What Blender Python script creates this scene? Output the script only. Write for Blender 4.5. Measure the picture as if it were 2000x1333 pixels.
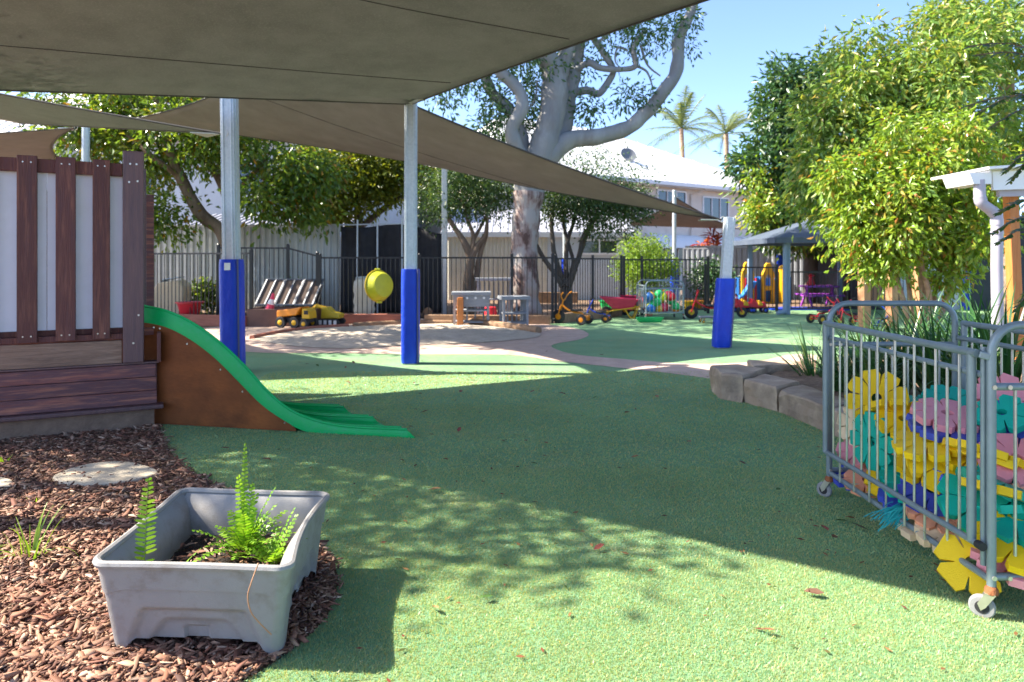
import bpy, bmesh, math, random
import numpy as np
from mathutils import Vector, Matrix, noise as mnoise
from math import radians as R, sin, cos, pi
scene = bpy.context.scene
for o in list(bpy.data.objects): bpy.data.objects.remove(o)
COL = scene.collection
# ------------------------------------------------------------------ camera, sky, sun, exposure
CAMH, FPX, HOR = 1.4, 1333.3, 510.0
cam = bpy.data.cameras.new('camera'); camo = bpy.data.objects.new('camera', cam); COL.objects.link(camo)
camo.location = (0, 0, CAMH); camo.rotation_euler = (R(90), 0, 0)
cam.lens = 24; cam.sensor_width = 36; cam.shift_y = -(666.5 - HOR) / 2000; cam.clip_end = 2000; cam.clip_start = 0.05
cam.dof.use_dof = True; cam.dof.focus_distance = 3.4; cam.dof.aperture_fstop = 3.2
scene.camera = camo
SUNK, SUNY = 1.02, -0.06                                   # shadow length per metre of height, sideways drift
elev = math.atan(1 / SUNK)
world = bpy.data.worlds.new('World'); scene.world = world; world.use_nodes = True
wn = world.node_tree; wn.nodes.clear()
sky = wn.nodes.new('ShaderNodeTexSky'); sky.sky_type = 'NISHITA'; sky.sun_disc = False
sky.sun_elevation = elev; sky.sun_rotation = R(-90 + 3.4); sky.air_density = 0.55; sky.dust_density = 1.0; sky.ozone_density = 3.0
bg = wn.nodes.new('ShaderNodeBackground'); bg.inputs[1].default_value = 0.092
wo = wn.nodes.new('ShaderNodeOutputWorld'); wn.links.new(sky.outputs[0], bg.inputs[0]); wn.links.new(bg.outputs[0], wo.inputs[0])
sl = bpy.data.lights.new('sun', 'SUN'); sl.energy = 3.1; sl.angle = R(0.5); sl.color = (1.0, 0.91, 0.77)
so = bpy.data.objects.new('sun', sl); COL.objects.link(so); so.location = (-20, 5, 30)
so.rotation_euler = Vector((1, SUNY, -1 / SUNK)).to_track_quat('-Z', 'Y').to_euler()
scene.render.engine = 'CYCLES'
vs = scene.view_settings; vs.view_transform = 'Standard'; vs.look = 'None'; vs.exposure = 2.5; vs.gamma = 1.0
scene.cycles.max_bounces = 8; scene.cycles.diffuse_bounces = 4; scene.cycles.glossy_bounces = 3
scene.cycles.transmission_bounces = 5; scene.cycles.transparent_max_bounces = 6; scene.cycles.use_denoising = True
scene.cycles.sample_clamp_indirect = 6
# ------------------------------------------------------------------ helpers
def gp(px, py, z=0.0):
    d = FPX * (CAMH - z) / (py - HOR); return Vector(((px - 1000) / FPX * d, d, z))
def at(px, py, d): return Vector(((px - 1000) / FPX * d, d, CAMH - (py - HOR) / FPX * d))
def onplane(px, py, P0, dr):                               # the spot of a vertical plane that lies in a given direction
    a, b = (px - 1000) / FPX, (HOR - py) / FPX
    d = (P0[0] * dr[1] - P0[1] * dr[0]) / (a * dr[1] - dr[0]); return Vector((a * d, d, CAMH + b * d))
def tag(o, label=None, cat=None, group=None, kind=None):
    if label: o['label'] = label
    if cat: o['category'] = cat
    if group: o['group'] = group
    if kind: o['kind'] = kind
    return o
def empty(name, loc=(0, 0, 0), label=None, cat=None, group=None, rz=0):
    o = bpy.data.objects.new(name, None); COL.objects.link(o); o.location = loc; o.rotation_euler = (0, 0, rz)
    o.empty_display_size = 0.1
    return tag(o, label, cat, group)
def place(mesh, name, parent=None, loc=(0, 0, 0), rot=(0, 0, 0)):
    o = bpy.data.objects.new(name, mesh); COL.objects.link(o); o.location = loc; o.rotation_euler = rot
    if parent: o.parent = parent
    return o
def copy_tree(o, parent=None):
    c = o.copy(); COL.objects.link(c); c.parent = parent
    for ch in o.children: copy_tree(ch, c)
    return c
class MB:
    def __init__(s): s.v = []; s.f = []
    def add(s, vs, fs):
        n = len(s.v); s.v += [tuple(v) for v in vs]; s.f += [tuple(i + n for i in f) for f in fs]; return s
    def box(s, c, size, rot=None):
        x, y, z = size[0] / 2, size[1] / 2, size[2] / 2
        P = [Vector(p) for p in ((-x,-y,-z),(x,-y,-z),(x,y,-z),(-x,y,-z),(-x,-y,z),(x,-y,z),(x,y,z),(-x,y,z))]
        if rot is not None:
            m = rot if isinstance(rot, Matrix) else Matrix.Rotation(rot, 3, 'Z'); P = [m @ p for p in P]
        c = Vector(c)
        return s.add([p + c for p in P], [(0,3,2,1),(4,5,6,7),(0,1,5,4),(1,2,6,5),(2,3,7,6),(3,0,4,7)])
    def bar(s, a, b, w, h, up=(0, 0, 1)):
        a, b = Vector(a), Vector(b); d = b - a; L = d.length; d.normalize(); u = Vector(up)
        if abs(d.dot(u)) > .95: u = Vector((0, 1, 0))
        r = d.cross(u).normalized(); u = r.cross(d)
        return s.box((a + b) / 2, (L, w, h), Matrix((d, r, u)).transposed())
    def tube(s, pts, rad, n=8, caps=True, closed=False):
        pts = [Vector(p) for p in pts]; m = len(pts)
        rad = rad if hasattr(rad, '__len__') else [rad] * m
        base = len(s.v); up = Vector((0, 0, 1)); prev = None; vs = []
        for i, p in enumerate(pts):
            if closed: t = pts[(i + 1) % m] - pts[i - 1]
            else: t = pts[min(i + 1, m - 1)] - pts[max(i - 1, 0)]
            t.normalize()
            if prev is None:
                a = t.cross(up if abs(t.z) < .9 else Vector((1, 0, 0))).normalized()
            else:
                a = (prev - t * prev.dot(t)).normalized()
            prev = a; b = t.cross(a)
            for k in range(n):
                g = 2 * pi * k / n; vs.append(p + (a * cos(g) + b * sin(g)) * rad[i])
        fs = []
        for i in range(m if closed else m - 1):
            j = (i + 1) % m
            for k in range(n):
                l = (k + 1) % n; fs.append((i * n + k, i * n + l, j * n + l, j * n + k))
        if caps and not closed:
            fs.append(tuple(reversed(range(n)))); fs.append(tuple(range((m - 1) * n, m * n)))
        return s.add(vs, fs)
    def lathe(s, prof, n=20, M=None):                      # prof: (radius, z) pairs, turned about the z axis
        vs = []; fs = []; m = len(prof)
        for r, z in prof:
            for k in range(n): vs.append(Vector((r * cos(2*pi*k/n), r * sin(2*pi*k/n), z)))
        for i in range(m - 1):
            for k in range(n):
                l = (k + 1) % n; fs.append((i*n+k, i*n+l, (i+1)*n+l, (i+1)*n+k))
        fs.append(tuple(reversed(range(n)))); fs.append(tuple(range((m-1)*n, m*n)))
        if M is not None: vs = [M @ v for v in vs]
        return s.add(vs, fs)
    def prism(s, poly, vec):                               # a flat outline pushed along vec
        n = len(poly); P = [Vector(p) for p in poly]; v = Vector(vec)
        return s.add(P + [p + v for p in P], [tuple(range(n)), tuple(reversed(range(n, 2*n)))] + [(i, n + i, n + (i+1) % n, (i+1) % n) for i in range(n)])
    def mesh(s, name, mat, smooth=False):
        m = bpy.data.meshes.new(name); m.from_pydata(s.v, [], s.f); m.update()
        bm = bmesh.new(); bm.from_mesh(m); bmesh.ops.recalc_face_normals(bm, faces=bm.faces)
        bm.to_mesh(m); bm.free()
        if mat: m.materials.append(mat)
        if smooth:
            m.polygons.foreach_set('use_smooth', [True] * len(m.polygons)); m.set_sharp_from_angle(angle=R(38))
        return m
    def build(s, name, mat, parent=None, smooth=False, bevel=0, seg=2, loc=(0, 0, 0), rot=(0, 0, 0)):
        o = place(s.mesh(name, mat, smooth), name, parent, loc, rot)
        if bevel:
            b = o.modifiers.new('bevel', 'BEVEL'); b.width = bevel; b.segments = seg; b.limit_method = 'ANGLE'; b.angle_limit = R(35)
            if not smooth: pass
        return o
def np_mesh(name, V, F, mat, parent=None, smooth=False):
    V = np.asarray(V, dtype=np.float32); F = np.asarray(F, dtype=np.int32); k = F.shape[1]
    m = bpy.data.meshes.new(name); m.vertices.add(len(V)); m.vertices.foreach_set('co', V.ravel())
    m.loops.add(F.size); m.loops.foreach_set('vertex_index', F.ravel())
    m.polygons.add(len(F)); m.polygons.foreach_set('loop_start', np.arange(0, F.size, k, dtype=np.int32))
    if smooth: m.polygons.foreach_set('use_smooth', np.ones(len(F), dtype=bool))
    m.update(calc_edges=True); m.materials.append(mat)
    return place(m, name, parent)
def smoothpath(pts, sub=5):
    P = [Vector(p) for p in pts]; out = []
    for i in range(len(P) - 1):
        a, b, c, d = P[max(i-1, 0)], P[i], P[i+1], P[min(i+2, len(P)-1)]
        for k in range(sub):
            t = k / sub
            out.append(.5 * ((2*b) + (c - a)*t + (2*a - 5*b + 4*c - d)*t*t + (3*b - a - 3*c + d)*t**3))
    return out + [P[-1]]
def lerp_list(r, n):
    xs = np.linspace(0, len(r) - 1, n); return list(np.interp(xs, range(len(r)), r))
def limb(mb, pts, rads, sub=6, n=9, wob=0.0, seed=0):
    p = smoothpath(pts, sub); r = lerp_list(rads, len(p))
    if wob:
        for i in range(1, len(p)):
            p[i] = p[i] + mnoise.noise_vector(p[i] * 1.3 + Vector((seed, 0, 0))) * wob
            r[i] *= 1 + .18 * mnoise.noise(p[i] * 3.1 + Vector((0, seed, 0)))
    mb.tube(p, r, n); return p
# ------------------------------------------------------------------ materials
MATS = {}
def pm(name, c1, c2=None, scale=6, rough=.6, bump=0, bscale=40, metal=0, spec=.4, stretch=(1, 1, 1), rnd=0, detail=4, kind='noise', c3=None, coat=0, contrast=(.3, .7), dirt_or_light=None, world=False, trl=0, fine=0):
    m = bpy.data.materials.new(name); m.use_nodes = True; nt = m.node_tree; N = nt.nodes; L = nt.links
    b = N['Principled BSDF']; b.inputs['Roughness'].default_value = rough; b.inputs['Metallic'].default_value = metal
    b.inputs['Specular IOR Level'].default_value = spec; b.inputs['Coat Weight'].default_value = coat
    if world: src = N.new('ShaderNodeNewGeometry').outputs['Position']
    else: src = N.new('ShaderNodeTexCoord').outputs['Object']
    mp = N.new('ShaderNodeMapping'); mp.inputs['Scale'].default_value = stretch; L.new(src, mp.inputs[0])
    if rnd and not world:
        oi = N.new('ShaderNodeObjectInfo'); mul = N.new('ShaderNodeMath'); mul.operation = 'MULTIPLY'; mul.inputs[1].default_value = 37
        L.new(oi.outputs['Random'], mul.inputs[0]); L.new(mul.outputs[0], mp.inputs['Location'])
    col = None
    if c2 is not None:
        t = N.new('ShaderNodeTexNoise'); t.inputs['Scale'].default_value = scale; t.inputs['Detail'].default_value = detail; t.inputs['Roughness'].default_value = .62
        L.new(mp.outputs[0], t.inputs[0]); rp = N.new('ShaderNodeValToRGB'); L.new(t.outputs[0], rp.inputs[0])
        rp.color_ramp.elements[0].position = contrast[0]; rp.color_ramp.elements[1].position = contrast[1]
        rp.color_ramp.elements[0].color = (*c1, 1); rp.color_ramp.elements[1].color = (*c2, 1)
        if c3: e = rp.color_ramp.elements.new(.5); e.color = (*c3, 1)
        col = rp.outputs[0]
        rr = N.new('ShaderNodeMapRange'); rr.inputs[3].default_value = max(rough - .1, .02); rr.inputs[4].default_value = min(rough + .12, 1)
        L.new(t.outputs[0], rr.inputs[0]); L.new(rr.outputs[0], b.inputs['Roughness'])
    else:
        rgb = N.new('ShaderNodeRGB'); rgb.outputs[0].default_value = (*c1, 1); col = rgb.outputs[0]
    if dirt_or_light:                                               # stains with a shape of their own, or light specks painted in: (colour, scale, amount)
        t2 = N.new('ShaderNodeTexNoise'); t2.inputs['Scale'].default_value = dirt_or_light[1]; t2.inputs['Detail'].default_value = 8; t2.inputs['Roughness'].default_value = .7
        L.new(mp.outputs[0], t2.inputs[0]); mr = N.new('ShaderNodeMapRange'); mr.inputs[1].default_value = .5; mr.inputs[2].default_value = .75; mr.inputs[4].default_value = dirt_or_light[2]
        L.new(t2.outputs[0], mr.inputs[0]); mx = N.new('ShaderNodeMix'); mx.data_type = 'RGBA'; L.new(mr.outputs[0], mx.inputs[0]); L.new(col, mx.inputs[6]); mx.inputs[7].default_value = (*dirt_or_light[0], 1); col = mx.outputs[2]
    if rnd:
        hs = N.new('ShaderNodeHueSaturation'); oi2 = N.new('ShaderNodeObjectInfo'); mr = N.new('ShaderNodeMapRange')
        mr.inputs[3].default_value = 1 - rnd; mr.inputs[4].default_value = 1 + rnd; L.new(oi2.outputs['Random'], mr.inputs[0]); L.new(mr.outputs[0], hs.inputs['Value']); L.new(col, hs.inputs['Color']); col = hs.outputs[0]
    L.new(col, b.inputs['Base Color'])
    if bump:
        t3 = N.new('ShaderNodeTexNoise'); t3.inputs['Scale'].default_value = bscale; t3.inputs['Detail'].default_value = 5; L.new(mp.outputs[0], t3.inputs[0])
        bp = N.new('ShaderNodeBump'); bp.inputs['Strength'].default_value = bump; bp.inputs['Distance'].default_value = .02; L.new(t3.outputs[0], bp.inputs['Height']); L.new(bp.outputs[0], b.inputs['Normal'])
    if trl:
        tr = N.new('ShaderNodeBsdfTranslucent'); L.new(col, tr.inputs[0]); ms = N.new('ShaderNodeMixShader'); ms.inputs[0].default_value = trl
        out = N['Material Output']; L.new(b.outputs[0], ms.inputs[1]); L.new(tr.outputs[0], ms.inputs[2]); L.new(ms.outputs[0], out.inputs[0])
    MATS[name] = m; return m
def leafmat(name, cols, rough=.35, trans=.35, spec=.5, tcol=(1.25, 1.15, .55)):
    m = bpy.data.materials.new(name); m.use_nodes = True; nt = m.node_tree; N = nt.nodes; L = nt.links
    b = N['Principled BSDF']; b.inputs['Roughness'].default_value = rough; b.inputs['Specular IOR Level'].default_value = spec
    g = N.new('ShaderNodeNewGeometry'); rp = N.new('ShaderNodeValToRGB'); L.new(g.outputs['Random Per Island'], rp.inputs[0])
    els = rp.color_ramp.elements; n = len(cols)
    els[0].color = (*cols[0], 1); els[1].color = (*cols[-1], 1); els[1].position = 1.0
    for i in range(1, n - 1): e = els.new(i / (n - 1)); e.color = (*cols[i], 1)
    L.new(rp.outputs[0], b.inputs['Base Color'])
    tr = N.new('ShaderNodeBsdfTranslucent'); mx = N.new('ShaderNodeMix'); mx.data_type = 'RGBA'; mx.blend_type = 'MULTIPLY'; mx.inputs[0].default_value = 1
    L.new(rp.outputs[0], mx.inputs[6]); mx.inputs[7].default_value = (*tcol, 1); L.new(mx.outputs[2], tr.inputs[0])
    ms = N.new('ShaderNodeMixShader'); ms.inputs[0].default_value = trans; out = N['Material Output']
    L.new(b.outputs[0], ms.inputs[1]); L.new(tr.outputs[0], ms.inputs[2]); L.new(ms.outputs[0], out.inputs[0]); MATS[name] = m; return m
M = MATS
pm('soil', (.10, .062, .038), (.24, .16, .10), 9, .95, .6, 30, c3=(.16, .10, .065), world=True, dirt_or_light=((.34, .26, .17), 22, .8))
pm('turf_far', (.19, .43, .24), (.32, .48, .23), 60, .75, .9, 320, spec=.25, detail=8, world=True, dirt_or_light=((.44, .48, .17), 1.2, .45))
leafmat('turf_blade', [(.17, .45, .26), (.27, .48, .24), (.39, .51, .23), (.22, .46, .25), (.49, .53, .24), (.62, .57, .28)], .4, .38, .5, (1.5, 1.1, .45))
def worn(m, lo, hi, c):                                    # broad uneven wear and fading across a surface
    nt = m.node_tree; N = nt.nodes; L = nt.links; b = N['Principled BSDF']; src = b.inputs['Base Color'].links[0].from_socket
    g_ = N.new('ShaderNodeNewGeometry'); n1 = N.new('ShaderNodeTexNoise'); n1.inputs['Scale'].default_value = .9; n1.inputs['Detail'].default_value = 6; n1.inputs['Roughness'].default_value = .65; L.new(g_.outputs['Position'], n1.inputs[0])
    mr = N.new('ShaderNodeMapRange'); mr.inputs[1].default_value = .32; mr.inputs[2].default_value = .68; mr.inputs[3].default_value = lo; mr.inputs[4].default_value = hi; L.new(n1.outputs[0], mr.inputs[0])
    hs = N.new('ShaderNodeHueSaturation'); L.new(src, hs.inputs['Color']); L.new(mr.outputs[0], hs.inputs['Value'])
    n2 = N.new('ShaderNodeTexNoise'); n2.inputs['Scale'].default_value = 1.7; n2.inputs['Detail'].default_value = 7; n2.inputs['Roughness'].default_value = .7; L.new(g_.outputs['Position'], n2.inputs[0]); m2 = N.new('ShaderNodeMapRange'); m2.inputs[1].default_value = .54; m2.inputs[2].default_value = .78; m2.inputs[4].default_value = .55; L.new(n2.outputs[0], m2.inputs[0])
    mx = N.new('ShaderNodeMix'); mx.data_type = 'RGBA'; L.new(m2.outputs[0], mx.inputs[0]); L.new(hs.outputs[0], mx.inputs[6]); mx.inputs[7].default_value = (*c, 1); L.new(mx.outputs[2], b.inputs['Base Color'])
worn(M['turf_blade'], .80, 1.10, (.52, .50, .26)); worn(M['turf_far'], .84, 1.08, (.50, .48, .27))
leafmat('bark_chip', [(.05, .022, .017), (.17, .075, .047), (.30, .16, .10), (.12, .053, .036), (.42, .26, .17), (.22, .095, .06), (.55, .39, .28), (.06, .033, .028), (.27, .115, .072), (.35, .21, .14), (.09, .04, .028), (.20, .085, .055)], .75, 0.0, .3)
pm('timber_dark', (.10, .034, .030), (.22, .088, .058), 3.5, .5, .5, 18, stretch=(9, 9, .7), rnd=.28, c3=(.11, .04, .032), dirt_or_light=((.075, .036, .042), 2.5, .75), spec=.3)
pm('timber_plank', (.16, .062, .05), (.34, .14, .09), 3.0, .5, .45, 16, stretch=(.9, .9, 12), rnd=.35, c3=(.11, .055, .062), dirt_or_light=((.40, .11, .055), 1.3, .55), spec=.3)
pm('timber_post', (.085, .046, .052), (.15, .078, .072), 4, .45, .4, 20, stretch=(10, 10, .7), rnd=.1, spec=.5)
pm('timber_grey', (.20, .125, .085), (.40, .27, .19), 3.0, .75, .5, 20, stretch=(1, 1, 12), c3=(.30, .19, .13), dirt_or_light=((.07, .035, .025), 1.6, .9))
pm('fibre_white', (.80, .84, .90), (.86, .89, .94), 2, .6, .08, 8, dirt_or_light=((.70, .74, .74), 2.2, .5), rnd=.03)
pm('concrete', (.17, .11, .075), (.27, .18, .125), 7, .9, .5, 40, dirt_or_light=((.10, .06, .045), 3, .7))
pm('slide_green', (.003, .38, .09), (.005, .43, .105), 3, .32, .06, 120, spec=.25, dirt_or_light=((.05, .36, .17), 14, .6))
pm('ply_brown', (.14, .042, .014), (.30, .095, .026), 1.6, .55, .12, 30, stretch=(1, 1, 1.6), c3=(.20, .064, .020), dirt_or_light=((.075, .026, .013), 1.9, .8), spec=.15)
pm('steel_galv', (.44, .50, .54), (.58, .63, .66), 30, .42, .05, 60, metal=.35, dirt_or_light=((.34, .38, .40), 8, .5))
pm('pad_blue', (.006, .035, .44), (.010, .06, .56), 3, .40, .7, 7, spec=.3, stretch=(2, 2, 1))
pm('pad_strip', (.07, .07, .16), None, rough=.5)
pm('sail_dark', (.19, .185, .168), (.24, .235, .212), 3, .7, .25, 420, spec=.45, trl=.46, world=True, dirt_or_light=((.42, .40, .36), 60, .5))  # pale specks: sunlight through the weave holes, painted into the cloth colour
pm('sail_brown', (.215, .185, .17), (.28, .245, .225), 2.5, .65, .2, 300, spec=.4, trl=.30, world=True)
pm('sail_hem', (.05, .047, .045), None, rough=.6)
pm('black_metal', (.007, .007, .009), None, rough=.4, spec=.5)
pm('colorbond', (.40, .43, .42), (.48, .50, .48), 1.5, .5, .04, 20, dirt_or_light=((.34, .36, .34), 2.5, .5))
pm('colorbond_cream', (.60, .58, .50), (.68, .66, .58), 1.5, .5, dirt_or_light=((.45, .43, .36), 2.5, .4))
pm('colorbond_grey', (.25, .27, .30), (.32, .34, .37), 1.5, .5, dirt_or_light=((.20, .21, .23), 2.5, .4))
pm('shade_cloth', (.014, .014, .017), (.030, .030, .034), 5, .85, .3, 60)
pm('path_paving', (.42, .31, .25), (.56, .43, .35), 5, .85, .35, 90, c3=(.50, .36, .29), world=True, dirt_or_light=((.36, .30, .27), 1.5, .5))
pm('sand', (.38, .32, .255), (.52, .45, .36), 7, .95, 1.0, 14, world=True, dirt_or_light=((.33, .29, .26), 2.5, .6))
pm('sandstone', (.36, .25, .16), (.58, .44, .30), 3.5, .9, .6, 22, c3=(.38, .285, .205), rnd=.12, dirt_or_light=((.13, .10, .08), 3.2, .7))
pm('flagstone', (.48, .40, .29), (.60, .52, .39), 4, .85, .3, 40, dirt_or_light=((.36, .29, .2), 5, .6))
pm('planter_grey', (.235, .23, .225), (.27, .265, .26), 6, .5, .12, 220, spec=.4, dirt_or_light=((.15, .12, .095), 11, .65))
pm('potting_soil', (.012, .009, .008), (.035, .026, .022), 40, .95, .9, 90, dirt_or_light=((.16, .12, .09), 60, .6))
pm('cart_metal', (.17, .22, .245), (.22, .275, .30), 12, .38, .05, 60, metal=.25, spec=.5, dirt_or_light=((.20, .24, .25), 14, .5))
pm('bar_steel', (.46, .50, .50), (.58, .61, .60), 20, .3, metal=.75, dirt_or_light=((.30, .26, .2), 18, .4))
pm('rust', (.22, .07, .025), (.32, .12, .05), 30, .85, .4, 80)
pm('zinc', (.55, .54, .48), (.66, .64, .56), 20, .35, metal=.8)
pm('rubber', (.018, .018, .020), (.03, .03, .033), 20, .7)
pm('rubber_grey', (.20, .20, .20), (.27, .27, .27), 30, .7)
for nm, c in dict(yellow=(.86, .56, .008), teal=(.004, .40, .29), blue=(.05, .08, .44), pink=(.78, .30, .34), cream=(.80, .60, .38), peach=(.80, .35, .20)).items():
    pm('block_' + nm, tuple(x * .92 for x in c), c, 8, .45, .25, 260, spec=.28, rnd=.06)
for nm, c in dict(red=(.62, .02, .035), yellow=(.75, .42, .01), orange=(.75, .25, .01), blue=(.015, .06, .48), sky=(.03, .20, .62), green=(.015, .42, .12), lime=(.55, .62, .01), purple=(.30, .06, .45), pinkred=(.66, .04, .10), salmon=(.70, .22, .14), white=(.75, .75, .75), olive=(.48, .50, .02), darkyel=(.55, .40, .02)).items():
    pm('toy_' + nm, tuple(x * .85 for x in c), c, 9, .38, .04, 60, spec=.45)
pm('dark_seat', (.015, .015, .017), None, rough=.5)
pm('box_brown', (.11, .060, .048), (.17, .095, .075), 4, .7, .1, 30)
pm('mesh_brown', (.10, .068, .055), (.13, .09, .07), 30, .85)
pm('alu', (.11, .125, .155), None, rough=.5)
pm('kitchen_grey', (.22, .24, .265), (.30, .32, .35), 4, .6, .15, 30, stretch=(1, 1, 8))
pm('red_timber', (.26, .085, .055), (.38, .14, .09), 4, .7, .2, 20, stretch=(1, 1, 8))
pm('log', (.20, .12, .07), (.38, .24, .14), 6, .8, .5, 25, c3=(.28, .17, .10))
pm('orange_timber', (.44, .15, .035), (.58, .22, .06), 3, .5, .2, 14, stretch=(9, 9, .8), spec=.4)
pm('pale_timber', (.36, .17, .085), (.46, .24, .125), 3, .6, .2, 14, stretch=(9, 9, .8))
pm('pvc_grey', (.36, .34, .40), (.42, .40, .46), 3, .45, dirt_or_light=((.33, .31, .35), 6, .4))
pm('white_metal', (.74, .75, .76), (.80, .81, .82), 3, .4)
pm('roof_white', (.70, .69, .67), (.80, .79, .77), 1.2, .45, dirt_or_light=((.50, .45, .42), .9, .35), stretch=(1, 1, 1))
pm('roof_grey', (.30, .31, .36), (.36, .37, .42), 1.5, .5)
pm('roof_blue', (.065, .085, .125), (.095, .12, .165), 2, .5, dirt_or_light=((.14, .16, .2), 3, .5))
pm('render_beige', (.62, .55, .48), (.70, .63, .55), 1.2, .9, .15, 60, dirt_or_light=((.38, .32, .26), 1.1, .5))
pm('wall_blue', (.50, .56, .62), (.58, .63, .68), 1.2, .7)
pm('wall_dark', (.03, .034, .045), (.05, .055, .065), 2, .7)
pm('blue_post', (.20, .27, .36), (.26, .33, .42), 4, .45)
m = pm('glass', (.03, .045, .06), None, rough=.05, spec=.8); pm('dish_grey', (.16, .17, .18), None, rough=.5)
pm('curtain', (.45, .45, .44), None, rough=.9)
pm('gum_bark', (.21, .225, .24), (.34, .345, .345), 2.0, .8, .35, 9, stretch=(1, 1, .35), c3=(.25, .25, .245), dirt_or_light=((.13, .085, .07), 1.3, .6))
pm('gum_base', (.10, .06, .052), (.34, .31, .29), 3.2, .9, .7, 10, stretch=(1, 1, .4), contrast=(.42, .56), c3=(.28, .21, .19))
pm('bark_brown', (.11, .075, .05), (.26, .19, .135), 4, .9, .7, 14, stretch=(1, 1, .4))
pm('bark_dark', (.05, .042, .036), (.13, .11, .09), 4, .9, .6, 14, stretch=(1, 1, .5))
pm('palm_bark', (.20, .13, .085), (.42, .30, .21), 5, .9, .6, 14, stretch=(1, 1, 2))
leafmat('leaf_left', [(.06, .13, .018), (.12, .22, .028), (.19, .30, .03), (.08, .155, .025), (.27, .37, .04), (.05, .105, .02), (.13, .23, .03), (.065, .14, .025), (.17, .28, .035), (.38, .20, .03)], .28, .48, .6)
leafmat('leaf_dark', [(.03, .075, .025), (.055, .115, .03), (.085, .15, .04), (.042, .09, .03), (.13, .19, .05)], .35, .36, .55)
leafmat('leaf_gold', [(.10, .15, .018), (.17, .22, .022), (.25, .28, .03), (.075, .12, .018), (.14, .18, .022)], .35, .5, .5)
leafmat('leaf_gum', [(.04, .11, .05), (.07, .16, .06), (.11, .21, .07), (.06, .13, .06), (.17, .25, .08)], .4, .32, .5)
leafmat('leaf_deep', [(.025, .075, .033), (.045, .115, .045), (.07, .16, .05), (.033, .09, .04), (.13, .20, .05)], .3, .28, .6)
leafmat('leaf_mango', [(.11, .22, .05), (.17, .31, .06), (.25, .38, .07), (.13, .26, .06), (.36, .41, .08), (.18, .31, .08), (.27, .38, .08), (.48, .38, .11)], .27, .44, .6)
leafmat('leaf_lilly', [(.14, .27, .025), (.22, .36, .03), (.30, .42, .04), (.17, .31, .03), (.36, .44, .06), (.14, .28, .05), (.27, .40, .04), (.20, .34, .04), (.40, .30, .06), (.24, .38, .04), (.12, .25, .04), (.30, .42, .05), (.22, .36, .04), (.17, .30, .03), (.30, .40, .05), (.44, .12, .05)], .32, .42, .55)
leafmat('leaf_lime', [(.16, .30, .03), (.24, .38, .04), (.30, .43, .06), (.12, .24, .03)], .4, .4, .4)
leafmat('leaf_red', [(.40, .03, .04), (.50, .08, .05), (.55, .20, .05), (.30, .03, .06), (.45, .10, .10)], .4, .35, .4)
leafmat('leaf_strap', [(.020, .085, .022), (.04, .13, .03), (.07, .17, .04), (.03, .10, .03), (.13, .19, .05)], .38, .25, .55)
leafmat('leaf_fern', [(.14, .34, .02), (.22, .42, .03), (.30, .50, .05), (.17, .36, .03)], .4, .42, .4, (1.2, 1.1, .5))
leafmat('leaf_palm', [(.09, .15, .05), (.15, .20, .075), (.20, .24, .09), (.08, .13, .05)], .45, .35, .4)
leafmat('leaf_near', [(.03, .085, .025), (.06, .13, .03), (.10, .17, .04), (.16, .17, .03)], .35, .35, .55)
leafmat('leaf_litter', [(.05, .10, .02), (.14, .07, .03), (.25, .15, .06), (.20, .05, .03), (.08, .05, .03)], .6, .1, .3)
leafmat('yarn', [(.01, .32, .36), (.02, .42, .44), (.01, .22, .28)], .6, .2, .3)
# ------------------------------------------------------------------ ground
g = MB(); g.add([(-250, -60, 0), (250, -60, 0), (250, 400, 0), (-250, 400, 0)], [(0, 1, 2, 3)])
tag(g.build('ground', M['soil']), kind='structure')
mulch_edge = [gp(312, 828), gp(322, 862), gp(352, 905), gp(420, 950), gp(520, 985), gp(600, 1040), gp(652, 1105), gp(660, 1150), gp(640, 1205), gp(575, 1270), gp(480, 1333), gp(330, 1420)]
mulch_poly = [(p.x, p.y) for p in smoothpath(mulch_edge, 5)]
t = MB()
outline = [Vector((a, b, 0)) for a, b in mulch_poly] + [Vector((-1.0, 0.3, 0)), Vector((16, 0.3, 0)), Vector((16, 19.6, 0)), Vector((2.6, 19.6, 0)), Vector((2.4, 17.0, 0)), Vector((.9, 15.2, 0)), Vector((-4.2, 14.3, 0)), Vector((-9, 13.5, 0)), Vector((-9, 6.6, 0)), Vector((-3.3, 6.6, 0))]
t.add([p + Vector((0, 0, .006)) for p in outline], [tuple(range(len(outline)))])
tag(t.build('turf', M['turf_far']), kind='structure')
def flat(name, pts, z, mat, sub=5, closed_smooth=True):
    P = [Vector(p) for p in pts]
    q = []
    n = len(P)
    for i in range(n):
        a, b, c, d = P[i-1], P[i], P[(i+1) % n], P[(i+2) % n]
        for k in range(sub):
            s = k / sub; q.append(.5*((2*b)+(c-a)*s+(2*a-5*b+4*c-d)*s*s+(3*b-a-3*c+d)*s**3))
    mb = MB(); mb.add([(p.x, p.y, z) for p in q], [tuple(range(len(q)))])
    return tag(mb.build(name, mat), kind='structure')
flat('paved_path', [gp(380, 676), gp(500, 690), gp(640, 691), gp(820, 694), gp(992, 695), gp(1080, 706), gp(1190, 718), gp(1300, 730), gp(1412, 744), gp(1500, 748), gp(1660, 720), gp(1600, 697), gp(1545, 694), gp(1490, 706), gp(1420, 712), gp(1330, 712), gp(1240, 705), gp(1130, 695), gp(1084, 683), gp(1082, 674), gp(1130, 665), gp(1150, 655), gp(1130, 644), gp(1085, 637), gp(1000, 628), gp(800, 624), gp(600, 634), gp(420, 640), gp(330, 655)], .011, M['path_paving'])
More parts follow.
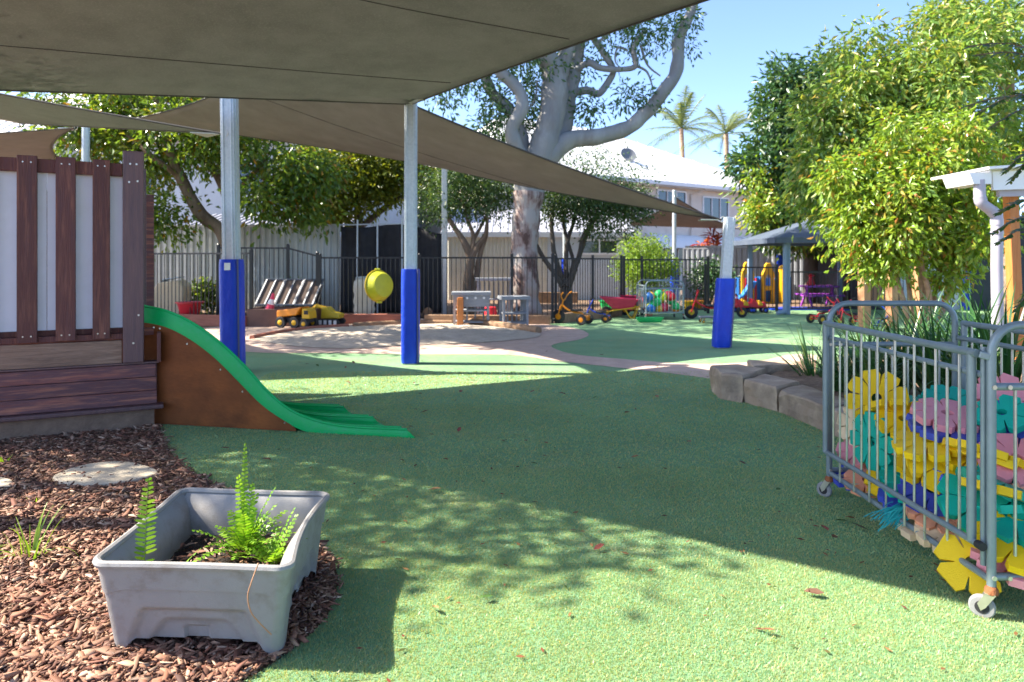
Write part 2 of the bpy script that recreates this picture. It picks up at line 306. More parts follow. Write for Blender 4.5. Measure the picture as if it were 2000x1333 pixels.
sandp = [gp(490, 664), gp(560, 677), gp(680, 683), gp(800, 676), gp(930, 672), gp(1040, 662), gp(1050, 652), gp(990, 642), gp(900, 634), gp(800, 636), gp(680, 640), gp(560, 648)]
# the sand, heaped unevenly inside its ring
cx = sum(p.x for p in sandp) / len(sandp); cy = sum(p.y for p in sandp) / len(sandp)
ring = smoothpath(sandp + [sandp[0]], 5)[:-1]; V = []; F = []; nr = 26; n = len(ring)
for i in range(nr + 1):
    k = i / nr
    for p in ring:
        x, y = cx + (p.x - cx) * k, cy + (p.y - cy) * k
        h = .02 + (1 - k ** 3) * (.05 + .06 * mnoise.noise(Vector((x * .9, y * .9, 3))) + .045 * mnoise.noise(Vector((x * 3.1, y * 3.1, 1))) + .02 * mnoise.noise(Vector((x * 9, y * 9, 1))))
        V.append((x, y, h))
for i in range(nr):
    for k in range(n): F.append((i*n+k, i*n+(k+1) % n, (i+1)*n+(k+1) % n, (i+1)*n+k))
tag(np_mesh('sandpit_sand', V, F, M['sand'], smooth=True), kind='structure')
# ------------------------------------------------------------------ shade sails
def sail(name, C4, sag, label, mat, seams=(), grid=30, ripple=.012, dip=0.0):
    c = [Vector(p) for p in C4]; cen = sum(c, Vector()) / 4
    def E(i, t):
        a, b = c[i], c[(i + 1) % 4]; m = (a + b) / 2; d = (cen - m); d.z = 0; d.normalize()
        return a.lerp(b, t) + d * sag[i] * 4 * t * (1 - t)
    def S(u, v):
        e0, e2, e1, e3 = E(0, u), E(2, 1 - u), E(1, v), E(3, 1 - v)
        bl = c[0]*(1-u)*(1-v) + c[1]*u*(1-v) + c[2]*u*v + c[3]*(1-u)*v
        p = e0*(1-v) + e2*v + e3*(1-u) + e1*u - bl
        w = 16 * u * (1-u) * v * (1-v)
        p.z += w * (dip + ripple * mnoise.noise(Vector((u * 5, v * 14, 1.7))))
        return p
    V = []; F = []; n = grid
    for j in range(n + 1):
        for i in range(n + 1): V.append(S(i / n, j / n))
    for j in range(n):
        for i in range(n): F.append((j*(n+1)+i, j*(n+1)+i+1, (j+1)*(n+1)+i+1, (j+1)*(n+1)+i))
    root = empty(name, c[0], label, 'shade sail')
    off = c[0]
    o = np_mesh('cloth', [v - off for v in V], F, mat, root, smooth=True)
    sm = o.modifiers.new('thick', 'SOLIDIFY'); sm.thickness = .004
    for e in range(4):
        h = MB(); h.tube([E(e, k / 20) - off for k in range(21)], .014, 6); h.build('hem', M['sail_hem'], root, True)
    for k in range(4):
        q = c[k] - off; dv = (cen - c[k]); dv.z = 0; dv.normalize(); a_ = Vector((-dv.y, dv.x, 0)); h = MB(); h.tube([q - dv * .03 + dv * .05 * cos(t_) + Vector((0, 0, .05 * sin(t_))) for t_ in np.linspace(0, 2 * pi, 13)[:-1]], .007, 6, closed=True); h.prism([q + dv * .02 + Vector((0, 0, .006)), q + dv * .34 + a_ * .16 + Vector((0, 0, .006)), q + dv * .34 - a_ * .16 + Vector((0, 0, .006))], (0, 0, -.014)); h.build('corner_ring', M['zinc'], root, True)
    for ax, val in seams:
        pts = [(S(k / 30, val) if ax == 'u' else S(val, k / 30)) - off + Vector((0, 0, -.006)) for k in range(1, 30)]
        h = MB(); h.tube(pts, .004, 5); h.build('seam', M['sail_hem'], root, True)
    return root
PB = Vector((-3.52, 8.62, 0)); PC = Vector((-1.38, 9.28, 0)); PR = Vector((3.36, 10.98, 0))
sail('shade_sail', [(-7.0, 6.1, 3.0), (-1.37, 9.28, 3.53), (6.15, .75, 3.5), (2.5, -2.6, 4.8)], [.05, .28, .6, 1.15], 'huge dark shade sail overhead, stretched across the top left of the picture', M['sail_dark'], [('u', .12), ('u', .30), ('u', .48), ('u', .66)])
sail('shade_sail', [(-3.44, 8.6, 4.40), (3.36, 10.95, 2.06), (-1.36, 14.2, 3.32), (-7.6, 13.4, 4.15)], [.42, .35, .3, .9], 'long brown shade sail sloping down to the leaning blue padded post', M['sail_brown'], [('u', .5)], dip=-.05)
sail('shade_sail', [(-3.64, 8.58, 3.0), (-9.6, 7.3, 4.05), (-12, 10.5, 4.3), (-8.8, 12.2, 3.86)], [.25, .3, .3, .4], 'narrow grey shade sail whose point is tied to the tall padded post by the slide', M['sail_dark'], dip=-.05)
sail('shade_sail', [at(147, 250, 14.5), at(-150, 268, 13.5), at(-200, 330, 17), at(128, 318, 18.5)], [.1, .1, .1, .35], 'small brown shade sail hanging behind the top rail of the cubby house', M['sail_brown'])
sail('shade_sail', [at(1318, 385, 23.8), at(1432, 446, 24.2), at(1500, 450, 30), at(1215, 440, 30)], [.5, .2, .3, .4], 'small brown shade sail in front of the beige house wall', M['sail_brown'])
# ------------------------------------------------------------------ shade posts with pads
def post(base, top, w, pad, label, lean=None, padw=.27, tagged=False, round_=False):
    base = Vector(base); top = Vector(top)
    r = empty('shade_post', base, label, 'post')
    m = MB()
    def prof(k):                                           # rolled C section, open lip to the right
        return [(-w/2, -w/2), (w/2, -w/2), (w/2, w/2), (-w/2, w/2)]
    d = top - base
    if round_: m.tube([Vector(), d], w / 2, 12)
    else:
        m.bar(Vector(), d, w, w, up=(0, 1, 0))
        for s in (-.3, .3): m.bar(Vector((s * w, -w * .52, 0)), d + Vector((s * w, -w * .52, 0)), w * .12, w * .08, up=(0, 1, 0))
        m.bar(Vector((w*.52, 0, 0)), d + Vector((w * .52, 0, 0)), w * .5, w * .06, up=(1, 0, 0))
    m.build('column', M['steel_galv'], r, bevel=w * .08)
    if pad:
        z0, z1 = pad; P = MB(); sec = []; n = 32; segs = 16
        vs = []; fs = []
        for i in range(segs + 1):
            z = z0 + (z1 - z0) * i / segs; c = d * (z / d.z)
            for k in range(n):
                a = 2 * pi * k / n
                q = .5 * padw / max(abs(cos(a)), abs(sin(a))) * .9; rr = min(q, padw * .525)
                rr *= 1 + .012 * mnoise.noise(Vector((cos(a) * 2, sin(a) * 2, z * 7))) - (.05 if i in (0, segs) else 0)
                vs.append((c.x + rr * cos(a), c.y + rr * sin(a), z))
        for i in range(segs):
            for k in range(n): fs.append((i*n+k, i*n+(k+1) % n, (i+1)*n+(k+1) % n, (i+1)*n+k))
        fs += [tuple(reversed(range(n))), tuple(range(segs*n, segs*n+n))]
        P.add(vs, fs); po = P.build('pad', M['pad_blue'], r, True)
        c0, c1 = d * (z0 / d.z), d * (z1 / d.z)
        s = MB(); s.bar(c0 + Vector((padw * .42, -padw * .40, z0 * 0)), c1 + Vector((padw * .42, -padw * .40, 0)), .02, .012, up=(.7, -.7, 0)); s.build('seam_strip', M['pad_strip'], po)
        if tagged:
            s = MB(); s.box(c1 + Vector((0, -padw * .455, -.09)), (.075, .008, .09)); s.build('care_label', M['white_metal'], po)
    return r
post(PB, (-3.6, 8.66, 4.46), .17, (.02, 1.42), 'tall galvanised post with creased blue pad and white label, right behind the green slide', tagged=True, padw=.29)
post(PC, (-1.38, 9.32, 3.6), .155, (.02, 1.29), 'galvanised post with smooth blue pad standing at the front of the sandpit', padw=.265)
post(PR, (3.5, 10.98, 2.10), .15, (.02, 1.12), 'short leaning post with blue pad on the far turf, where the long sail ends', padw=.30)
ch = empty('sail_chain', (3.36, 10.95, 2.05), 'steel chain tying the long brown sail to the leaning post', 'chain')
for i in range(5):
    k = MB(); c = Vector((.03 + i * .026, 0, -.005 * i)); k.tube([c + Vector((.02 * cos(a), (.010 if i % 2 else 0) * sin(a), (0 if i % 2 else .010) * sin(a))) for a in np.linspace(0, 2 * pi, 10)[:-1]], .003, 5, closed=True); k.build('link', M['zinc'], ch, True)
post(gp(868, 614), at(868, 320, 17.2), .13, None, 'slim grey post behind the sandpit under the brown sail edge')
post((-8.9, 14.2, 0), at(168, 232, 14.2), .15, None, 'grey steel post rising behind the cubby house rail', round_=True)
post((at(1317, 500, 23.8).x, 23.8, 0), at(1317, 372, 23.8), .14, (.02, 1.4), 'slim round post with blue pad beside the lime green shrub', round_=True, padw=.3)
post((at(1103, 500, 21.5).x, 21.5, 0), at(1103, 424, 21.5), .13, (.02, 1.45), 'thin white post with blue pad among the stems of the vase shaped tree', round_=True, padw=.22)
# ------------------------------------------------------------------ black pool fences
BAR = {}
def pool_fence(pts, zt, label, zb=.12, gap=.105, posts=True, name='pool_fence'):
    a0 = Vector((*pts[0], 0)); r = empty(name, a0, label, 'fence'); n = len(pts)
    zt = zt if hasattr(zt, '__len__') else [zt] * n
    for i in range(n - 1):
        a, b = Vector((*pts[i], 0)) - a0, Vector((*pts[i+1], 0)) - a0; L = (b - a).length
        for za, zb_, nm in ((zt[i] - .02, zt[i+1] - .02, 'top_rail'), (zb, zb, 'bottom_rail')):
            m = MB(); m.bar(a + Vector((0, 0, za)), b + Vector((0, 0, zb_)), .038, .038); m.build(nm, M['black_metal'], r)
        k = int(L / gap)
        for j in range(1, k):
            t = j / k; p = a.lerp(b, t); z1 = zt[i] + (zt[i+1] - zt[i]) * t - .04; key = round(z1 - zb, 2)
            if key not in BAR:
                m = MB(); m.tube([(0, 0, 0), (0, 0, key)], .0095, 6); BAR[key] = m.mesh('bar', M['black_metal'], True)
            place(BAR[key], 'bar', r, p + Vector((0, 0, zb)))
    for i, p in enumerate(pts):
        m = MB(); h = zt[i] + .05; m.box((0, 0, h / 2), (.06, .06, h)); m.lathe([(.036, h), (.036, h + .012), (.02, h + .03)], 8)
        m.build('post', M['black_metal'], r, loc=Vector((*p, 0)) - a0)
    return r
pool_fence([(-11.5, 16.3), (-5.56, 14.55)], 1.58, 'black bar fence running behind the slide to the tall padded post', gap=.098)
pool_fence([(-6.75, 15.7), (-5.12, 15.6), (-4.42, 15.5)], [1.72, 1.71, 1.53], 'taller black fence panel with sloping top rail behind the open storage box')
pool_fence([(-4.36, 15.5), (-2.1, 15.45), (.0, 15.35), (.9, 15.2)], 1.49, 'long black bar fence behind the sandpit and the grey play kitchen')
pool_fence([(.98, 15.3), (1.95, 16.5), (2.8, 17.5)], 1.47, 'black bar fence behind the orange trike in front of the vase shaped tree')
pool_fence([(2.88, 17.55), (3.35, 17.6), (5.2, 18.1)], 1.45, 'black bar fence behind the ball trolley and the lime green shrub')
pool_fence([(5.35, 18.9), (7.25, 18.7)], 1.24, 'low black bar fence in front of the blue and yellow playset')
pool_fence([(7.45, 18.5), (9.4, 18.2), (11, 18)], 1.12, 'low black bar fence beneath the blue grey pavilion')
# ------------------------------------------------------------------ sheet metal fences
def rib_panel(L, h, pitch=.19, dep=.035):
    m = MB(); xs = []; x = 0
    while x < L - 1e-6:
        for dx, y in ((0, 0), (.35, 0), (.5, dep), (.85, dep), (1.0, 0)):
            xs.append((min(x + dx * pitch, L), y))
        x += pitch
    q = [xs[0]]
    for p in xs[1:]:
        if p[0] - q[-1][0] > 1e-5: q.append(p)
    n = len(q); m.add([(x, -y, 0) for x, y in q] + [(x, -y, h) for x, y in q] + [(x, -y + .006, 0) for x, y in q] + [(x, -y + .006, h) for x, y in q], [(i, i+1, n+i+1, n+i) for i in range(n-1)] + [(2*n+i+1, 2*n+i, 3*n+i, 3*n+i+1) for i in range(n-1)] + [(n+i, n+i+1, 3*n+i+1, 3*n+i) for i in range(n-1)])
    return m
def metal_fence(a, b, z0, z1, mat, label, panel=2.4, cap=True):
    a, b = Vector((*a, 0)), Vector((*b, 0)); L = (b - a).length; n = max(1, round(L / panel)); w = L / n; ang = math.atan2(b.y - a.y, b.x - a.x)
    r = empty('metal_fence', a + Vector((0, 0, z0)), label, 'fence', rz=ang)
    me = rib_panel(w - .05, z1 - z0).mesh('panel', M[mat])
    for i in range(n): place(me, 'panel', r, (i * w + .025, 0, 0))
    for i in range(n + 1):
        m = MB(); m.box((0, 0, (z1 - z0) / 2), (.05, .06, z1 - z0 + .02)); m.build('fence_post', M[mat], r, loc=(i * w, 0, 0))
    m = MB(); m.box((L / 2, 0, z1 - z0 + .03), (L + .06, .07, .05)); m.build('capping', M[mat], r)
    return r
metal_fence((at(180, 440, 19).x, 19.6), (at(662, 445, 18.8).x, 18.8), 0, 2.36, 'colorbond', 'pale grey ribbed metal fence behind the left tree and cubby house')
metal_fence((at(1050, 490, 27).x, 27), (at(1245, 490, 28).x, 27.6), 0, 1.85, 'colorbond_cream', 'cream ribbed metal fence below the red leaved plant')
metal_fence((at(1335, 490, 26).x, 26), (at(1660, 490, 24).x, 24), 0, 1.84, 'colorbond_grey', 'dark grey ribbed metal fence behind the blue and yellow playset')
metal_fence((at(1345, 490, 27).x, 27.4), (at(1530, 490, 27).x, 27), 0, 1.95, 'colorbond_cream', 'sunlit white ribbed fence with scalloped shadow behind the dark grey fence')
# black shade cloth screen
r = empty('shade_cloth_screen', at(665, 600, 18.4) * 1, 'black shade cloth screen with thin steel stakes beside the pale metal fence', 'screen')
r.location.z = 0; ox = r.location.x
W = at(862, 500, 18.2).x - ox; V = []; F = []; nx, nz = 40, 10
for j in range(nz + 1):
    for i in range(nx + 1):
        u = i / nx; x = u * W; top = 2.34 - .05 * sin(u * 9) - (0.0 if u < .78 else (u - .78) * .9)
        V.append((x, .10 * sin(u * 17 + j * .1) + .03 * sin(u * 51), top * j / nz))
for j in range(nz):
    for i in range(nx): F.append((j*(nx+1)+i, j*(nx+1)+i+1, (j+1)*(nx+1)+i+1, (j+1)*(nx+1)+i))
o = np_mesh('cloth', V, F, M['shade_cloth'], r, True); o.modifiers.new('s', 'SOLIDIFY').thickness = .006
for px, hz in ((699, 2.5), (738, 2.5), (786, 2.55)):
    m = MB(); x = at(px, 500, 18.3).x - ox; m.tube([(x, -.16, 0), (x, -.16, hz)], .022, 8); m.build('stake', M['steel_galv'], r, True)
m = MB(); m.tube([(0, -.13, 2.36), (W * .75, -.13, 2.40)], .018, 8); m.build('top_rail', M['steel_galv'], r, True)
# ------------------------------------------------------------------ buildings
def window(parent, c, ux, w, h, nrm, panes=3, frame='white_metal'):
    c = Vector(c); ux = Vector(ux).normalized(); nrm = Vector(nrm).normalized(); uz = Vector((0, 0, 1))
    f = MB(); t = .07
    for s in (-1, 1):
        f.bar(c + ux * s * w / 2 - uz * h / 2, c + ux * s * w / 2 + uz * h / 2, t, .09, up=nrm)
        f.bar(c - ux * (w / 2 + t / 2) + uz * s * h / 2, c + ux * (w / 2 + t / 2) + uz * s * h / 2, t, .10, up=nrm)
    for i in range(1, panes):
        p = c + ux * (i / panes - .5) * w; f.bar(p - uz * h / 2, p + uz * h / 2, .05, .08, up=nrm)
    wo = f.build('window', M[frame], parent)
    for i in range(panes):
        g = MB(); p = c + ux * ((i + .5) / panes - .5) * w - nrm * .02; g.bar(p - ux * w / panes * .48, p + ux * w / panes * .48, .012, h * .97, up=(0, 0, 1)); g.build('pane', M['glass'], wo)
    return wo
# beige two storey house with the white hip roof
A = at(1243, 352, 36); B = at(1480, 376, 41.8); A.z = B.z = 5.65
ux = (B - A); ux.z = 0; Lh = ux.length; ux.normalize(); nin = Vector((-ux.y, ux.x, 0))
r = empty('beige_house', (A.x, A.y, 0), 'beige two storey house with white metal hip roof behind the trees', 'house'); O = Vector((A.x, A.y, 0))
A0 = -ux * 10 - O + Vector((A.x, A.y, 0)); 
def hp(s, t, z): return ux * s + nin * t + Vector((0, 0, z))
w = MB(); w.prism([hp(-9, .5, 0), hp(Lh + 3, .5, 0), hp(Lh + 3, 9, 0), hp(-9, 9, 0)], (0, 0, 5.6)); w.build('wall', M['render_beige'], r)
rf = MB(); e = [hp(-9.6, -.1, 5.68), hp(Lh + 3.6, -.1, 5.68), hp(Lh + 3.6, 9.6, 5.68), hp(-9.6, 9.6, 5.68)]; ri = [hp(-5.5, 4.7, 9.2), hp(Lh * .16, 4.7, 9.2)]
rf.add(e + ri + [p - Vector((0, 0, .06)) for p in e], [(0, 1, 5, 4), (1, 2, 5), (2, 3, 4, 5), (3, 0, 4), (6, 7, 8, 9), (0, 1, 7, 6), (1, 2, 8, 7), (2, 3, 9, 8), (3, 0, 6, 9)]); rfo = rf.build('roof', M['roof_white'], r)
sl_ = (ri[0] - hp(-5.5, -.1, 5.68))
for i in range(26):                                        # standing ribs of the roof sheets
    s = -9 + i * (Lh + 12) / 26; m = MB(); top = min(1, max(.05, (Lh + 3.6 - s) / (Lh * .84 + 3.6))); top = min(top, max(.05, (s + 9.6) / 4.1))
    p0 = hp(s, -.1, 5.70); p1 = p0 + (hp(0, 4.8, 3.52)) * top; m.bar(p0, p1, .06, .03); m.build('roof_rib', M['roof_white'], rfo)
m = MB(); m.bar(hp(-9.6, -.16, 5.62), hp(Lh + 3.6, -.16, 5.62), .16, .2); m.build('gutter', M['white_metal'], r)
m = MB(); m.bar(hp(-9.6, .2, 5.5), hp(Lh + 3.6, .2, 5.5), .5, .03); m.build('soffit', M['white_metal'], r)
def hs(px): 
    p = onplane(px, 400, O + nin * .5, ux); return (p - O).dot(ux)
s0, s1 = hs(1372), hs(1421); window(r, hp((s0 + s1) / 2, .46, 4.45), ux, s1 - s0, 1.35, -nin)
s0, s1 = hs(1283), hs(1338); window(r, hp((s0 + s1) / 2, .46, 4.55), ux, s1 - s0, 1.5, -nin)
m = MB(); s0 = hs(1348); m.tube([hp(s0 + .6, -.1, 5.5), hp(s0 + .3, .2, 5.3), hp(s0, .42, 5.2), hp(s0, .42, .2)], .05, 8); m.build('downpipe', M['render_beige'], r, True)
for p0, p1 in ((1262, 1356), (1376, 1432), (1440, 1490)):  # curved awnings of the lower storey
    s0, s1 = hs(p0), hs(p1); m = MB(); arc = [(.5 - 1.0 * sin(a), 2.1 + .75 * cos(a)) for a in np.linspace(0, pi / 2, 8)]
    m.prism([hp(s0, t, z) for t, z in arc] + [hp(s0, .5, 2.1)], ux * (s1 - s0)); m.build('awning', M['white_metal'], r, True)
    window(r, hp((s0 + s1) / 2, .46, 1.75), ux, (s1 - s0) * .8, .9, -nin)
d = empty('satellite_dish', at(1226, 305, 38.2), 'grey satellite dish on the white roof', 'satellite dish')
m = MB(); Q = Vector((.25, -.8, .5)).to_track_quat('Z', 'Y').to_matrix().to_4x4() ; m.lathe([(.02, 0), (.25, .03), (.46, .12), (.47, .13), (.24, .05), (.02, .02)], 20, Q); m.build('dish', M['dish_grey'], d, True)
m = MB(); m.tube([(0, 0, -.05), (.05, .2, -.7)], .03, 8); m.build('mast', M['dish_grey'], d); m = MB(); m.tube([Q @ Vector((0, -.3, .06)), Q @ Vector((0, 0, .55))], .015, 6); m.build('feed_arm', M['dish_grey'], d)
# low cream shed with lavender grey roof, behind the gum tree
O2 = at(872, 600, 24.5); O2.z = 0; x1 = at(1236, 600, 24.5).x - O2.x
r = empty('garden_shed', O2, 'cream metal shed with grey roof and white gutter behind the gum tree', 'shed')
for i in range(3):
    me = rib_panel(1.2, 2.25, .14, .03).mesh('wall_panel', M['colorbond_cream']); place(me, 'wall_panel', r, (i * 1.21, 0, 0))
m = MB(); m.box(((x1 + 3.6) / 2, 1.5, 1.12), (x1 - 3.65, 3, 2.24)); m.build('wall', M['wall_blue'], r)
m = MB(); m.bar((-.2, -.1, 2.34), (x1 + .1, -.1, 2.34), .14, .18); m.build('gutter', M['white_metal'], r)
m = MB(); m.add([(-.2, -.1, 2.42), (x1 + .1, -.1, 2.42), (x1 + .1, 4, 3.55), (-.2, 4, 3.55), (-.2, -.1, 2.36), (x1 + .1, -.1, 2.36), (x1 + .1, 4, 3.49), (-.2, 4, 3.49)], [(0,1,2,3),(7,6,5,4),(0,4,5,1),(1,5,6,2),(2,6,7,3),(3,7,4,0)]); ro = m.build('roof', M['roof_grey'], r)
for i in range(24):
    m = MB(); x = -.1 + i * x1 / 23.5; m.bar((x, -.1, 2.43), (x, 4, 3.56), .05, .03); m.build('roof_rib', M['roof_grey'], ro)
window(r, (x1 - 1.2, -.03, 1.9), (1, 0, 0), 1.3, .5, (0, -1, 0), 2)
# white roofed house far left behind the trees
O3 = at(-160, 600, 27); O3.z = 0; x1 = at(760, 600, 27).x - O3.x
r = empty('white_roofed_house', O3, 'pale house with white corrugated roof glimpsed through the left tree', 'house')
m = MB(); m.box((x1 / 2, 5, 3.1), (x1, 10, 6.2)); m.build('wall', M['wall_blue'], r)
m = MB(); e = [(-.6, -.7, 6.3), (x1 + .6, -.7, 6.3), (x1 + .6, 10.7, 6.3), (-.6, 10.7, 6.3), (4, 5, 9.6), (x1 - 4, 5, 9.6)]
m.add(e + [(p[0], p[1], p[2] - .08) for p in e[:4]], [(0,1,5,4),(1,2,5),(2,3,4,5),(3,0,4),(9,8,7,6),(0,6,7,1),(1,7,8,2),(2,8,9,3),(3,9,6,0)]); ro = m.build('roof', M['roof_white'], r)
for i in range(46):
    x = -.3 + i * (x1 + .6) / 46; k = min(1, (x + .6) / 4.6, (x1 + .6 - x) / 4.6); m = MB(); m.bar((x, -.7, 6.32), (x, -.7 + 5.7 * k, 6.32 + 3.3 * k), .12, .06); m.build('roof_rib', M['roof_white'], ro)
m = MB(); m.bar((-.6, -.75, 6.22), (x1 + .6, -.75, 6.22), .14, .18); m.build('gutter', M['white_metal'], r)
for i in range(4): window(r, (4 + i * 4.6, -.03, 4.6), (1, 0, 0), 1.6, 1.3, (0, -1, 0), 2)
# low shed roof behind the left fence
r = empty('low_shed', (at(330, 600, 22).x, 22, 0), 'low shed with grey corrugated roof just above the pale metal fence', 'shed')
w3 = 5.4; m = MB(); m.box((w3 / 2, 1.6, 1.1), (w3, 3, 2.2)); m.build('wall', M['colorbond'], r)
m = MB(); m.add([(0, -.1, 2.3), (w3, -.1, 2.3), (w3, 3.3, 3.1), (0, 3.3, 3.1), (0, -.1, 2.22), (w3, -.1, 2.22), (w3, 3.3, 3.02), (0, 3.3, 3.02)], [(0,1,2,3),(7,6,5,4),(0,4,5,1),(1,5,6,2),(2,6,7,3),(3,7,4,0)]); ro = m.build('roof', M['roof_grey'], r)
for i in range(24): m = MB(); x = .1 + i * w3 / 24; m.bar((x, -.1, 2.32), (x, 3.3, 3.12), .07, .05); m.build('roof_rib', M['roof_grey'], ro)
# pavilion
r = empty('pavilion', (6.9, 17.6, 0), 'blue grey hip roofed pavilion standing on the far right turf', 'pavilion')
m = MB(); e = [(-.1, -.1, 1.98), (3.3, -.1, 1.98), (3.3, 3.3, 1.98), (-.1, 3.3, 1.98), (1.6, 1.6, 2.62)]; m.add(e + [(p[0], p[1], p[2] - .04) for p in e[:4]], [(0,1,4),(1,2,4),(2,3,4),(3,0,4),(8,7,6,5),(0,5,6,1),(1,6,7,2),(2,7,8,3),(3,8,5,0)]); m.build('roof', M['roof_blue'], r)
m = MB()
for a, b in (((-.15, -.15), (3.35, -.15)), ((3.35, -.15), (3.35, 3.35)), ((3.35, 3.35), (-.15, 3.35)), ((-.15, 3.35), (-.15, -.15))): m.bar((*a, 1.93), (*b, 1.93), .07, .14)
m.build('gutter', M['roof_blue'], r)
for x, y in ((.28, .2), (3.0, .2), (.28, 3.0), (3.0, 3.0)):
    m = MB(); m.box((x, y, .95), (.12, .12, 1.9)); m.build('column', M['blue_post'], r, bevel=.01)
m = MB(); m.tube(smoothpath([(.17, .08, 1.85), (.17, .08, .22), (.12, .02, .10), (-.08, -.05, .06)], 4), .055, 10); m.build('downpipe', M['blue_post'], r, True)
# amenities block with blue wall
r = empty('amenities_block', at(1690, 640, 19.5) * 1, 'pale blue walled block with dark doorway behind the lilly pilly', 'building'); r.location.z = 0
m = MB(); m.box((.5, 1.5, 1.25), (1.0, 3, 2.5)); m.build('doorway', M['wall_dark'], r)
m = MB(); m.box((1.85, 1.5, 1.25), (1.69, 3.02, 2.5)); m.build('wall', M['wall_blue'], r)
m = MB(); m.box((5.2, 1.5, 1.25), (5.0, 3.04, 2.5)); m.build('wall', M['wall_dark'], r)
m = MB(); m.box((3.5, 1.4, 2.58), (8.4, 3.6, .14)); m.build('roof', M['roof_blue'], r)
m = MB(); m.box((2.82, -.06, .7), (.26, .1, 1.4)); m.build('pad', M['pad_blue'], r, bevel=.02)
m = MB(); m.box((.35, -.05, 1.35), (.45, .1, .5)); m.build('shelf_box', M['white_metal'], r)
m = MB(); m.box((.55, -.03, .55), (.8, .06, .6)); m.build('shelf', M['pale_timber'], r)
# veranda at the right edge
r = empty('veranda', (5.6, 8.4, 0), 'veranda with grey gutter and downpipe and tall orange timber post at right edge', 'veranda')
def lv(p): return Vector(p) - Vector((5.6, 8.4, 0))
gx = at(1892, 335, 8.0)
m = MB(); a = lv(at(1893, 338, 8.0)); prof = [(0, 0, 0), (.05, 0, -.13), (.26, 0, -.13), (.26, 0, .03), (.24, 0, .03), (.24, 0, -.11), (.06, 0, -.11), (.012, 0, .02)]
m.prism([a + Vector(p) for p in prof], (0, .5, 0)); m.prism([a + Vector((0, -.004, 0)), a + Vector((.05, -.004, -.13)), a + Vector((.26, -.004, -.13)), a + Vector((.26, -.004, 0))], (0, .01, 0)); m.build('gutter', M['white_metal'], r)
m = MB(); m.box(a + Vector((1.36, .45, .13)), (2.4, 1.1, .03), Matrix.Rotation(-.07, 3, 'Y')); ro = m.build('roof', M['white_metal'], r)
m = MB(); m.bar(a + Vector((.30, .05, -.09)), a + Vector((2.2, .05, -.02)), .04, .22); m.build('fascia', M['white_metal'], r)
m = MB(); m.bar(a + Vector((.42, .12, -.2)), a + Vector((2.2, .12, -.16)), .06, .14); m.build('beam', M['pvc_grey'], r)
m = MB(); q = lambda px, py: lv(at(px, py, 8.05)); m.tube(smoothpath([q(1913, 352), q(1914, 388), q(1918, 398), q(1942, 416), q(1947, 428), q(1947, 520)], 4) + [q(1950, 742)], .062, 14); dp = m.build('downpipe', M['pvc_grey'], r, True)
for p0, p1 in (((1913, 384), (1916, 394)), ((1936, 411), (1943, 418)), ((1947, 428), (1947, 440)), ((1947, 452), (1947, 458))):
    m = MB(); m.tube([q(*p0), q(*p1)], .067, 14); m.build('collar', M['pvc_grey'], dp, True)
m = MB(); m.bar(lv(at(1973, 372, 8.3)), lv(at(1988, 735, 8.3)), .115, .115, up=(0, 1, 0)); m.build('column', M['orange_timber'], r, bevel=.006)
for px, d_, lab in ((1688, 13.6, 'pale square timber post left of the lilly pilly stems'), (1742, 13.9, 'slimmer timber post between the blue wall and the lilly pilly stems'), (1795, 12.5, 'timber post half hidden behind the lilly pilly stems')):
    c = at(px, 600, d_); c.z = 0; m = MB(); m.box((0, 0, 1.15), (.17, .17, 2.3)); m.box((0, 0, 2.31), (.2, .2, .03)); tag(m.build('timber_post', M['pale_timber'], loc=c, rot=(0, 0, .3), bevel=.01), lab, 'post')
